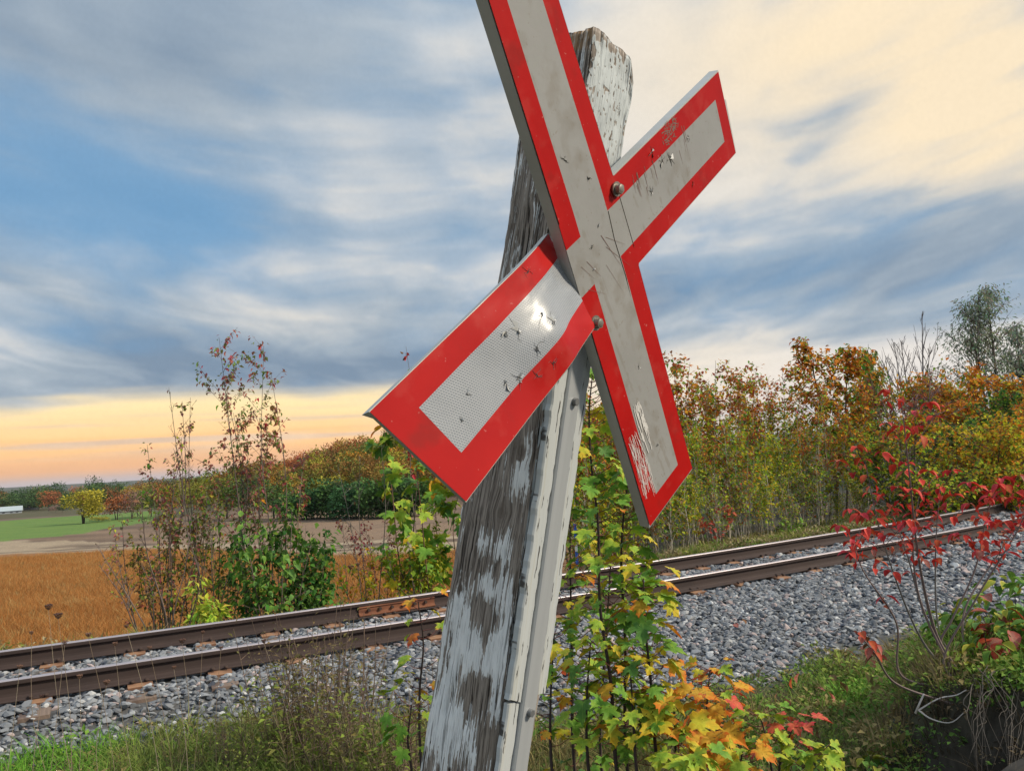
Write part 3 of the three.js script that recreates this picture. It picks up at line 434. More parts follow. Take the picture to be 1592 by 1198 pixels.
    bl.name = 'short_blade'; mesh('red_border', geo(red), redMat, bl); mesh('white_panel', geo(white), whiteMat, bl);
  }
  // bent left blade
  {
    const LT = P(572.6, 640, 1.174), LB = P(724.6, 781, 1.239), LU = P(869, 352, 1.505), LD = P(930, 506, 1.532), BN = nrm(LT, LB, LD); if (BN.dot(EYE.clone().sub(LT)) < 0) BN.negate();
    const dents = [[0.64, 0.30, 0.125, 0.016], [0.30, 0.50, 0.10, 0.006], [0.72, 0.42, 0.09, 0.006], [0.5, 0.5, 0.08, -0.003], [0.8, 0.25, 0.1, 0.006]];
    const surf = (u, v, lift = 0) => {                                // u from the upper edge to the lower, v from the joint to the tip
      const p = bil(LU, LD, LB, LT, u, v); let h = -0.030 * Math.pow(clamp(1 - v / 0.32), 2) * (1 - u * 0.75) + 0.006 * Math.sin(v * Math.PI) * (1 - u);
      for (const d of dents) { const k = ((u - d[0]) ** 2 * 0.16 + (v - d[1]) ** 2) / (d[2] * d[2]); h += d[3] * Math.exp(-k); }
      h += (fbm(u * 7, v * 12, 2, 131) - 0.5) * 0.0035 * sm(0.55, 0.15, v);
      return p.addScaledVector(BN, h + lift);
    };
    const NU = 40, NV = 72;
    const sheet = (u0, u1, v0, v1, lift, nu, nv) => { const m = new TM(); for (let i = 0; i <= nu; i++) for (let j = 0; j <= nv; j++) { const u = lerp(u0, u1, i / nu), v = lerp(v0, v1, j / nv), p = surf(u, v, lift).sub(origin); m.v(p.x, p.y, p.z, v * 1.25, u * 0.5); } for (let i = 0; i < nu; i++) for (let j = 0; j < nv; j++) { const a = i * (nv + 1) + j, b = a + nv + 1; m.i.push(a, b, a + 1, a + 1, b, b + 1); } return m.geo(); };
    const back = new TM(); { const rim = []; for (let j = 0; j <= 40; j++) rim.push([0, j / 40]); for (let i = 1; i <= 16; i++) rim.push([i / 16, 1]); for (let j = 39; j >= 0; j--) rim.push([1, j / 40]); for (let i = 15; i >= 1; i--) rim.push([i / 16, 0]); rim.forEach(([u, v]) => { const f = surf(u, v, 0.0006).sub(origin), k = u === 0 ? 0.020 : v === 1 ? 0.006 : 0.004, b = f.clone().addScaledVector(BN, -k); back.v(f.x, f.y, f.z, v, 0); back.v(b.x, b.y, b.z, v, 0.05); }); const n = rim.length; for (let k = 0; k < n; k++) { const a = 2 * k, b = 2 * ((k + 1) % n); back.i.push(a, a + 1, b, b, a + 1, b + 1); } }
    const bg = back.geo().toNonIndexed(); bg.deleteAttribute('normal'); bg.computeVertexNormals(); const g2 = sheet(0, 1, 0, 1, -0.0015, 20, 36).toNonIndexed();
    const bl = mesh('bent_blade', mergeGeometries([bg, g2]), aluMat, sign); bl.userData.label = 'dented arm bent towards the viewer, its reflective sheet cracked';
    const hex = (u, v) => { const s = 24, x = u * s, y = v * s * 1.1547; const a = [((x % 1) + 1) % 1 - 0.5, ((y % 1.7320508) + 1.7320508) % 1.7320508 - 0.866], b = [((x + 0.5) % 1 + 1) % 1 - 0.5, ((y + 0.866) % 1.7320508 + 1.7320508) % 1.7320508 - 0.866]; return Math.sqrt(Math.min(a[0] ** 2 + a[1] ** 2, b[0] ** 2 + b[1] ** 2)); };
    const hexTex = canvasTex(512, 512, (u, v) => { const d = hex(u, v), n = tfbm(u, v, 4, 5, 141); return mix3(mix3([0.20, 0.215, 0.235], [0.26, 0.275, 0.295], n), [0.42, 0.43, 0.44], sm(0.40, 0.5, d)); }); hexTex.repeat.set(3.4, 3.0);
    const hexB = canvasTex(512, 512, (u, v) => { const d = hex(u, v); return sm(0.36, 0.5, d) * 0.5 + tfbm(u, v, 6, 4, 145) * 0.5; }, false); hexB.repeat.set(3.4, 3.0);
    const hexMat = new THREE.MeshPhysicalMaterial({ map: hexTex, roughness: 0.36, bumpMap: hexB, bumpScale: 0.0009, clearcoat: 0.5, clearcoatRoughness: 0.17 });
    const gl = canvasTex(256, 256, (u, v) => tfbm(u, v, 6, 5, 151), false);
    const redGloss = new THREE.MeshPhysicalMaterial({ map: redTex, roughness: 0.65, bumpMap: gl, bumpScale: 0.0006, specularIntensity: 0.15, clearcoat: 0.25, clearcoatRoughness: 0.2 });
    const wu0 = 0.24, wu1 = 0.722, wv = 0.883, red = [sheet(0.006, wu0, 0, 0.998, 0.0006, 12, NV), sheet(wu1, 0.994, 0, 0.998, 0.0006, 12, NV), sheet(wu0, wu1, wv, 0.998, 0.0006, 20, 8)];
    mesh('red_border', mergeGeometries(red), redGloss, bl); mesh('white_panel', sheet(wu0, wu1, 0, wv, 0.0007, 28, NV), hexMat, bl);
    // cracked flakes of sheeting standing up from the surface, dark splits between them
    const fl = new TM(), sp = new TM(), r = prng(808);
    for (const [u, v, sz, n, red_] of [[0.46, 0.30, 0.030, 7], [0.58, 0.27, 0.022, 6], [0.40, 0.42, 0.032, 6], [0.33, 0.47, 0.022, 4], [0.62, 0.40, 0.026, 7], [0.70, 0.52, 0.026, 8], [0.63, 0.58, 0.020, 5], [0.45, 0.72, 0.012, 4], [0.55, 0.80, 0.011, 5], [0.84, 0.36, 0.022, 6, 1], [0.80, 0.45, 0.026, 6, 1], [0.10, 0.24, 0.03, 5, 1]]) for (let k = 0; k < n; k++) {
      const a = k / n * 6.28 + r() * 1.6, l = sz * (0.25 + r() * r() * 0.95), du = Math.cos(a) * l / 0.2, dv = Math.sin(a) * l / 0.5, pts = [0, 0.35, 0.7, 1].map((q) => surf(clamp(u + du * q + (r() - 0.5) * 0.035, 0.01, 0.99), clamp(v + dv * q + (r() - 0.5) * 0.014, 0.01, 0.98), 0.0012).sub(origin));
      sp.tube(pts, 0.0006, 0.0001, 3);
      if (!red_ && r() < 0.5) { const p0 = pts[0], p1 = pts[2], w = V(0, 0, 0).crossVectors(p1.clone().sub(p0), BN).normalize().multiplyScalar(l * 0.22), tip = p0.clone().lerp(p1, 0.55).add(w).addScaledVector(BN, 0.002 + r() * 0.003); const q = fl.n; for (const p of [p0, p1, tip]) fl.v(p.x, p.y, p.z, 0, 0); fl.i.push(q, q + 1, q + 2); }
    }
    mesh('cracked_flakes', fl.geo(), std({ color: col(0.66, 0.655, 0.63), roughness: 0.5, side: THREE.DoubleSide }), bl).userData.kind = 'stuff';
    mesh('crack_lines', sp.geo(), std({ color: col(0.30, 0.29, 0.27), roughness: 0.9 }), bl).userData.kind = 'stuff';
  }
  // bolts
  const steel = std({ color: col(0.27, 0.25, 0.21), metalness: 0.7, roughness: 0.45 });
  for (const [px, py, d, tw] of [[957.5, 294, 1.586, 0.2], [925, 502, 1.548, 0.6]]) {
    const b = new THREE.Group(); b.name = 'bolt'; b.position.copy(at(px, py, d)).sub(origin); b.quaternion.setFromUnitVectors(V(0, 1, 0), SN); sign.add(b);
    const h = new THREE.CylinderGeometry(0.0098, 0.0105, 0.010, 6, 1); h.rotateY(tw); h.translate(0, 0.0085, 0); const dome = new THREE.SphereGeometry(0.0094, 10, 4, 0, 6.3, 0, 1.1); dome.scale(1, 0.28, 1); dome.translate(0, 0.0122, 0);
    mesh('hex_head', mergeGeometries([h.toNonIndexed(), dome.toNonIndexed()]), steel, b);
    const w = new THREE.CylinderGeometry(0.0145, 0.0145, 0.0026, 20); w.translate(0, 0.0022, 0); mesh('washer', w, steel, b);
  }
  // dark splits and rust round the bolts on the straight blades
  {
    const r = prng(929), sp = new TM(), fl = new TM();
    const star = (f, u, v, sz, n) => { for (let k = 0; k < n; k++) { const a = k / n * 6.28 + r() * 1.5, l = sz * (0.3 + r() * 0.9), pts = [0, 0.4, 0.75, 1].map((q) => f(u + Math.cos(a) * l * q / 0.2 + (r() - 0.5) * 0.03, v + Math.sin(a) * l * q / 0.5 + (r() - 0.5) * 0.01).sub(origin)); sp.tube(pts, 0.0006, 0.0001, 3); if (r() < 0.4) { const w = V(0, 0, 0).crossVectors(pts[2].clone().sub(pts[0]), SN).normalize().multiplyScalar(l * 0.25), tip = pts[1].clone().add(w).addScaledVector(SN, 0.003), q = fl.n; for (const p of [pts[0], pts[2], tip]) fl.v(p.x, p.y, p.z); fl.i.push(q, q + 1, q + 2); } } };
    const right = (u, v) => bil(E, N, RT, RB, u, v).addScaledVector(SN, 0.0012), up = (u, v) => bil(Wc, N, TR, TL, u, v).addScaledVector(SN, 0.0018), mid = (u, v) => bil(Wc, N, E, S, u, v).addScaledVector(SN, 0.0018), dn = (u, v) => bil(E, S, BL, BR, u, v).addScaledVector(SN, 0.0018);
    star(right, 0.64, 0.42, 0.020, 8); star(right, 0.70, 0.36, 0.022, 7); star(right, 0.52, 0.22, 0.012, 6); star(right, 0.66, 0.60, 0.010, 4); star(right, 0.18, 0.55, 0.012, 5); star(right, 0.86, 0.30, 0.02, 6); star(up, 0.36, 0.18, 0.014, 5); star(up, 0.62, 0.06, 0.010, 4); star(mid, 0.36, 0.42, 0.010, 5); star(mid, 0.55, 0.30, 0.008, 4); star(mid, 0.3, 0.62, 0.007, 4); star(dn, 0.45, 0.35, 0.008, 4); star(dn, 0.5, 0.72, 0.006, 4);
    mesh('crack_lines', sp.geo(), std({ color: col(0.16, 0.15, 0.13), roughness: 0.9 }), sign).userData.kind = 'stuff'; mesh('cracked_flakes', fl.geo(), std({ color: col(0.6, 0.59, 0.56), roughness: 0.5, side: THREE.DoubleSide }), sign).userData.kind = 'stuff';
    const scuff = new TM(), dk = (f, u, v, du, dv, w) => { const a = f(u, v), b = f(u + du, v + dv), s = V(0, 0, 0).crossVectors(b.clone().sub(a), SN).normalize().multiplyScalar(w), q = scuff.n; for (const p of [a.clone().sub(s), a.clone().add(s), b.clone().add(s.clone().multiplyScalar(0.3)), b.clone().addScaledVector(s, -0.3)]) { p.sub(origin); scuff.v(p.x, p.y, p.z); } scuff.i.push(q, q + 1, q + 2, q, q + 2, q + 3); };
    for (let k = 0; k < 70; k++) dk(right, 0.80 + r() * 0.17, 0.40 + r() * 0.14, (r() - 0.5) * 0.1, (r() - 0.2) * 0.05, 0.0004 + r() * 0.0014);
    for (let k = 0; k < 22; k++) dk(right, 0.60 + r() * 0.25, 0.1 + r() * 0.5, -0.08 - r() * 0.14, (r() - 0.5) * 0.012, 0.0003 + r() * 0.0007);
    for (let k = 0; k < 7; k++) dk(mid, 0.12 + r() * 0.5, 0.35 + r() * 0.4, 0.12 + r() * 0.2, 0.16 + r() * 0.3, 0.0003 + r() * 0.0005);
    mesh('scuffs', scuff.geo(), std({ color: col(0.17, 0.10, 0.08), roughness: 0.8, side: THREE.DoubleSide }), sign).userData.kind = 'stuff';
  }
  // scratched white scar and scuffs on the long blade
  const sc = new TM(), r = prng(17), scr = (ux, v0, l, w) => { const a = bil(E, S, BL, BR, ux, v0).addScaledVector(SN, 0.0022), b = bil(E, S, BL, BR, ux - 0.02 + r() * 0.04, v0 + l).addScaledVector(SN, 0.0022), d = S.clone().sub(E).normalize().multiplyScalar(w); const q = sc.n; [a, a.clone().add(d), b.clone().add(d), b].forEach((p) => sc.v(p.x - origin.x, p.y - origin.y, p.z - origin.z)); sc.i.push(q, q + 1, q + 2, q, q + 2, q + 3); };
  for (let k = 0; k < 150; k++) scr(0.72 + r() * 0.22, 0.55 + r() * 0.27, 0.01 + r() * 0.08, 0.0003 + r() * 0.0010);
  for (let k = 0; k < 34; k++) scr(0.58 + r() * 0.13, 0.46 + r() * 0.14, 0.02 + r() * 0.10, 0.001 + r() * 0.002);
  const scar = mesh('scratches', sc.geo(), std({ color: col(0.62, 0.60, 0.57), roughness: 0.6, side: THREE.DoubleSide }), sign); scar.userData.kind = 'stuff';
}

// ---------------------------------------------------------------- leaves
const UP = V(0, 1, 0), rv = (r, k = 1) => V((r() - 0.5) * 2 * k, (r() - 0.5) * 2 * k, (r() - 0.5) * 2 * k);
const curve = (pts, n) => new THREE.CatmullRomCurve3(pts, false, 'centripetal').getPoints(n);
function lobedGeo(seed) {
  const half = [[0, 0.02], [0.10, -0.05], [0.27, -0.10], [0.30, -0.02], [0.46, 0.02], [0.37, 0.13], [0.33, 0.2], [0.50, 0.29], [0.62, 0.45], [0.50, 0.49], [0.43, 0.60], [0.30, 0.50], [0.20, 0.47], [0.23, 0.64], [0.30, 0.75], [0.18, 0.78], [0.13, 0.90], [0.06, 0.90], [0, 1.06]];
  const r = prng(seed), out = [...half.map((q) => [...q]), ...half.slice(1, -1).reverse().map(([x, y]) => [-x, y])].map(([x, y]) => [x * (0.92 + r() * 0.16) * 1.02, y * (0.95 + r() * 0.1)]);
  const fold = 0.05 + r() * 0.22, droop = 0.12 + r() * 0.4, tw = (r() - 0.5) * 0.5, ph = r() * 6.3, m = new TM();
  const put = (x, y) => { const rr = x * x + (y - 0.3) ** 2, z = Math.abs(x) * fold * 2 - droop * rr + tw * x * y + 0.05 * Math.sin(x * 9 + ph) * Math.sin(y * 7 + ph); return m.v(x, y, z, x / 1.3 + 0.5, (y + 0.12) / 1.25); };
  const c = put(0, 0.3), mid = out.map(([x, y]) => put(x * 0.5, 0.3 + (y - 0.3) * 0.5)), rim = out.map(([x, y]) => put(x, y)), n = out.length;
  for (let k = 0; k < n; k++) { const l = (k + 1) % n; m.i.push(c, mid[k], mid[l], mid[k], rim[k], rim[l], mid[k], rim[l], mid[l]); }
  const g = m.geo(); g.deleteAttribute('color'); return g;
}
function ovalGeo(seed, w = 0.56) {
  const r = prng(seed), fold = 0.1 + r() * 0.35, droop = 0.15 + r() * 0.5, tw = (r() - 0.5) * 0.8, m = new TM(), L = [[0, 0.02], [0.12, 0.5], [0.32, 0.92], [0.52, 1], [0.74, 0.72], [0.9, 0.3], [1, 0.02]];
  for (const [y, q] of L) for (const s of [-1, 0, 1]) { const x = s * q * w / 2; m.v(x, y, Math.abs(x) * fold * 2 - droop * y * y + tw * x * y, x / w + 0.5, y); }
  for (let k = 0; k + 1 < L.length; k++) for (const s of [0, 1]) { const a = k * 3 + s; m.i.push(a, a + 1, a + 3, a + 1, a + 4, a + 3); }
  const g = m.geo(); g.deleteAttribute('color'); return g;
}
const LOBED = [3, 5, 8, 11, 14, 18].map(lobedGeo), OVAL = [2, 4, 6, 9, 13].map((s) => ovalGeo(s)), WIDE = [31, 33, 36, 38].map((s) => ovalGeo(s, 0.78)), NARROW = [41, 43, 46].map((s) => ovalGeo(s, 0.34));
function leafMat(mid, edge, spots, seed, lobed = true, trans = 0.35) {
  const veins = lobed ? [0, 0.87, -0.87, 1.75, -1.75] : [0];
  const t = canvasTex(192, 192, (u, v) => {
    const x = (u - 0.5) * 1.3, y = v * 1.25 - 0.12, rr = lobed ? Math.hypot(x, y - 0.35) : Math.hypot(x * 1.1, (v - 0.5) * 1.2), n = tfbm(u, v, 4, 4, seed), n2 = tfbm(u, v, 14, 3, seed + 5);
    let c = mix3(mid, edge, clamp(sm(0.18, 0.62, rr + (n - 0.5) * 0.9)));
    let vd = 1; if (lobed) for (const a of veins) { const dx = Math.sin(a), dy = Math.cos(a), al = x * dx + y * dy; if (al > 0) vd = Math.min(vd, Math.abs(x * dy - y * dx) / (0.018 + 0.002 / (al + 0.1))); } else { vd = Math.abs(u - 0.5) / 0.03; const w = Math.abs(((v * 7 - Math.abs(u - 0.5) * 4) % 1 + 1) % 1 - 0.5); vd = Math.min(vd, 0.6 + w * 4); }
    c = c.map((q, k) => q * (0.82 + 0.36 * n2) + [0.05, 0.055, 0.012][k] * (1 - sm(0.5, 1.3, vd)));
    return mix3(c, [0.075, 0.03, 0.012], sm(1 - spots * 0.45, 1 - spots * 0.45 + 0.06, tfbm(u, v, 10, 4, seed + 9)) * 0.85);
  });
  return leafy({ map: t, vertexColors: false, transmission: trans, roughness: 0.6, specularIntensity: 0.25 });
}
const ML = { g: leafMat([0.13, 0.30, 0.035], [0.21, 0.36, 0.04], 0.35, 201), d: leafMat([0.07, 0.19, 0.035], [0.12, 0.25, 0.04], 0.4, 207), yg: leafMat([0.27, 0.42, 0.04], [0.48, 0.48, 0.04], 0.55, 213), y: leafMat([0.52, 0.50, 0.04], [0.72, 0.46, 0.03], 0.7, 219), o: leafMat([0.64, 0.36, 0.035], [0.70, 0.18, 0.02], 0.7, 225), r: leafMat([0.58, 0.17, 0.03], [0.56, 0.06, 0.025], 0.55, 231), p: leafMat([0.60, 0.11, 0.06], [0.60, 0.035, 0.06], 0.4, 237) };
const OL = { r: leafMat([0.62, 0.04, 0.035], [0.70, 0.07, 0.05], 0.5, 301, false), c: leafMat([0.54, 0.03, 0.05], [0.62, 0.055, 0.085], 0.5, 305, false), o: leafMat([0.52, 0.10, 0.035], [0.50, 0.05, 0.03], 0.5, 309, false), p: leafMat([0.42, 0.16, 0.13], [0.45, 0.10, 0.08], 0.6, 313, false), g: leafMat([0.12, 0.27, 0.045], [0.20, 0.34, 0.05], 0.4, 317, false), d: leafMat([0.10, 0.235, 0.055], [0.15, 0.29, 0.065], 0.35, 321, false, 0.25), y: leafMat([0.34, 0.38, 0.04], [0.46, 0.40, 0.05], 0.6, 325, false), b: leafMat([0.24, 0.12, 0.05], [0.20, 0.09, 0.05], 0.8, 329, false) };
const pick = (r, w) => { let t = 0; for (const k in w) t += w[k]; t *= r(); for (const k in w) if ((t -= w[k]) <= 0) return k; return Object.keys(w)[0]; };
const LM4 = new THREE.Matrix4();
function leafAt(parent, org, p, d, f, size, geos, m, r, aspect = 1) {
  const y = d.clone().normalize(), x = V(0, 0, 0).crossVectors(y, f).normalize(), z = V(0, 0, 0).crossVectors(x, y), o = mesh('leaf', geos[(r() * geos.length) | 0], m, parent);
  o.quaternion.setFromRotationMatrix(LM4.makeBasis(x, y, z)); o.position.copy(p).sub(org); o.scale.set(size * aspect, size, size); return o;
}
const barkTone = { dark: [0.045, 0.030, 0.026], grey: [0.17, 0.155, 0.145], red: [0.16, 0.05, 0.04], tan: [0.26, 0.20, 0.14], pale: [0.50, 0.46, 0.43] };

// a young maple: image-placed stem, leaves in opposite pairs on petioles
function maple(name, label, group, pts, o) {
  pts = pts.map(([a, b, d]) => [a, b, d < 2.74 ? d * 1.16 : d]);
  const r = prng(o.seed), org = spot(pts[0][0], pts[0][2]), path = curve([org, ...pts.map((q) => at(...q))], 40), root = thing(name, label, o.category || 'sapling', org, 0, group), local = path.map((p) => p.clone().sub(org));
  const st = new TM(); st.tube(local, o.r0 || 0.0075, 0.0022, 6, barkTone.dark);
  const len = path.reduce((s, p, k) => s + (k ? p.distanceTo(path[k - 1]) : 0), 0), pet = new TM(); let n = 0;
  for (let d = len * o.t0, k = 0; d < len; d += o.step * (0.8 + r() * 0.4), k++) {
    const t = d / len, p = path[Math.min(40, Math.round(t * 40))], a0 = k * 1.57 + r() * 0.8;
    for (const h of [0, Math.PI]) {
      if (r() < (o.skip || 0.1)) continue;
      const out = V(Math.cos(a0 + h), 0.25 + r() * 0.5, Math.sin(a0 + h)).normalize(), L = (o.pet || 0.075) * (0.6 + r() * 0.9), q = p.clone().addScaledVector(out, L), mid = p.clone().lerp(q, 0.5).add(V(0, -0.008, 0));
      pet.tube([p, mid, q].map((v) => v.clone().sub(org)), 0.0016, 0.0011, 4, barkTone.red, false);
      const dd = out.clone().multiplyScalar(1).add(V(0, -0.55 - r() * 0.75, 0)).add(rv(r, 0.4)), ff = UP.clone().multiplyScalar(0.75).addScaledVector(out, 0.75).add(rv(r, 0.55));
      leafAt(root, org, q, dd, ff, o.size * (0.6 + r() * 0.65), o.geos || LOBED, (o.mats || ML)[pick(r, t > (o.turn || 2) ? o.top : o.mix)], r); n++;
    }
  }
  if (o.tip) for (let k = 0; k < o.tip; k++) { const a = k / o.tip * 6.28 + r(), out = V(Math.cos(a), 0.15 + r() * 0.4, Math.sin(a)).normalize(), p = path[40], q = p.clone().addScaledVector(out, 0.05 + r() * 0.03); pet.tube([p, q].map((v) => v.clone().sub(org)), 0.0014, 0.001, 4, barkTone.red, false); leafAt(root, org, q, out.clone().add(V(0, -0.3 - r() * 0.4, 0)), UP.clone().add(rv(r, 0.4)).addScaledVector(out, 0.5), o.size * (0.55 + r() * 0.6), LOBED, ML[pick(r, o.top || o.mix)], r); }
  mesh('stem', st.geo(), BARK, root); const pm = mesh('petioles', pet.geo(), BARK, root); pm.userData.kind = 'stuff';
  return root;
}
{
  const mixA = { g: 5, yg: 5, y: 2.6, d: 1.6, o: 0.5 }, mixB = { yg: 5, y: 3.5, o: 1.3, g: 4, d: 1 }, low = { yg: 4, y: 3, o: 2, g: 4, d: 1.5, r: 0.5 };
  const group = 'young maples in the clump right of the post';
  maple('maple_sapling', 'tallest green and yellow maple sapling, rising between the post and the sign', group, [[958, 1190, 2.75], [950, 1063, 2.8], [933, 943, 2.85], [930, 815, 2.9], [920, 730, 2.95], [916, 640, 2.97], [921, 585, 3.0]], { seed: 11, t0: 0.18, step: 0.034, size: 0.061, mix: mixA, skip: 0.06 });
  maple('maple_sapling', 'second tallest maple sapling, its dark stem directly under the tip of the sign', group, [[975, 1190, 2.9], [972, 994, 2.95], [966, 870, 3.0], [972, 780, 3.0], [980, 735, 3.05]], { seed: 12, t0: 0.2, step: 0.033, size: 0.061, mix: mixA, skip: 0.05 });
  maple('maple_sapling', 'maple sapling with orange lower leaves standing farthest right in the tall clump', group, [[1022, 1190, 2.75], [1012, 1060, 2.8], [1003, 970, 2.85], [1000, 890, 2.9]], { seed: 13, t0: 0.2, step: 0.035, size: 0.070, mix: mixB, skip: 0.05 });
  maple('maple_sapling', 'thin maple sapling close along the right edge of the post, top at rail height', group, [[893, 1190, 3.0], [889, 1008, 3.1], [887, 900, 3.15], [886, 800, 3.2]], { seed: 14, t0: 0.2, step: 0.033, size: 0.055, mix: mixA, skip: 0.06 });
  maple('maple_sapling', 'low yellow-green maple touching the foot of the white board', group, [[858, 1195, 2.45], [856, 1090, 2.5], [862, 985, 2.55]], { seed: 15, t0: 0.42, step: 0.050, size: 0.058, mix: low, skip: 0.25, tip: 4, top: mixA });
  maple('maple_sapling', 'low maple in the middle of the clump with yellow and orange leaves', group, [[915, 1195, 2.4], [912, 1100, 2.42], [918, 1000, 2.5]], { seed: 16, t0: 0.42, step: 0.048, size: 0.061, mix: low, skip: 0.3, tip: 4, top: mixB });
  maple('maple_sapling', 'low maple at the bottom of the clump with broad orange-tipped leaves', group, [[990, 1197, 2.3], [985, 1120, 2.35], [980, 1040, 2.4]], { seed: 17, t0: 0.45, step: 0.048, size: 0.064, mix: low, skip: 0.3, tip: 4, top: { yg: 3, o: 2, y: 2 } });
  maple('maple_sapling', 'slim maple behind the clump, green leaves against the grey ballast', group, [[935, 1190, 3.3], [938, 1050, 3.35], [945, 950, 3.4], [950, 860, 3.4]], { seed: 18, t0: 0.18, step: 0.033, size: 0.058, mix: mixA });
  maple('maple_sapling', 'maple sapling left of the post with yellow leaves turning orange', 'maples left of the post', [[655, 1190, 3.2], [652, 1080, 3.25], [658, 1000, 3.3], [650, 935, 3.3]], { seed: 19, t0: 0.34, step: 0.068, size: 0.055, mix: { yg: 4, y: 2, o: 3, r: 0.8 }, skip: 0.2 });
  maple('maple_sapling', 'low maple behind the foot of the post on its left side', 'maples left of the post', [[640, 1197, 3.0], [634, 1150, 3.0], [640, 1095, 3.0]], { seed: 20, t0: 0.5, step: 0.064, size: 0.055, mix: { yg: 3, y: 2, g: 3 }, skip: 0.2 });
  const gs = 'low maple seedlings at the right foot of the clump';
  const sd = (label, p, seed, mix, top, tip = 5, size = 0.062) => maple('maple_seedling', label, gs, p, { seed, t0: 0.5, step: 0.068, size, mix, top, tip, skip: 0.3, r0: 0.0055, pet: 0.06, category: 'seedling' });
  sd('maple seedling topped by curled golden leaves in front of the ballast', [[1093, 1190, 2.6], [1098, 1110, 2.62], [1104, 1042, 2.65]], 31, { o: 3, r: 2, yg: 1 }, { y: 3, o: 4, yg: 1 });
  sd('orange-leaved maple seedling leaning left beside the golden one', [[1118, 1192, 2.7], [1116, 1120, 2.72], [1112, 1080, 2.75]], 32, { o: 3, r: 3, p: 1 }, { o: 2, r: 3, yg: 1.5 }, 6);
  sd('maple seedling with one broad spotted yellow-orange leaf beside the tall clump', [[1052, 1195, 2.35], [1050, 1130, 2.37], [1046, 1085, 2.4]], 33, { y: 3, o: 3, yg: 2 }, { o: 3, y: 3 }, 4, 0.085);
  sd('maple seedling with a green crown over lime lower leaves', [[1200, 1195, 2.9], [1192, 1150, 2.92], [1182, 1112, 2.95]], 34, { yg: 3, y: 2, o: 2 }, { g: 2, yg: 4 }, 5);
  sd('maple seedling with bright pink-red star-shaped leaves', [[1212, 1197, 3.0], [1222, 1160, 3.0], [1234, 1128, 3.0]], 35, { p: 3, r: 1 }, { p: 4, r: 1 }, 5);
  sd('orange maple seedling cut off by the lower picture edge', [[1150, 1215, 2.45], [1152, 1185, 2.47], [1155, 1165, 2.48]], 36, { o: 3, yg: 2 }, { o: 4, yg: 3, y: 1 }, 6, 0.075);
  sd('pale green maple seedling at the lower edge, right of the clump', [[1078, 1225, 2.2], [1075, 1195, 2.22], [1072, 1175, 2.24]], 37, { yg: 3 }, { yg: 4, g: 2 }, 5, 0.075);
  sd('maple seedling with a flat orange leaf pair just above the lower edge', [[1110, 1215, 2.5], [1108, 1180, 2.52], [1102, 1140, 2.55]], 38, { o: 3, y: 1 }, { o: 4, r: 2 }, 4, 0.09);
  sd('greenish maple seedling at the lower right, last before the ditch', [[1255, 1212, 2.9], [1258, 1190, 2.9], [1262, 1172, 2.9]], 39, { yg: 2 }, { yg: 3, g: 2, o: 1 }, 4);
}

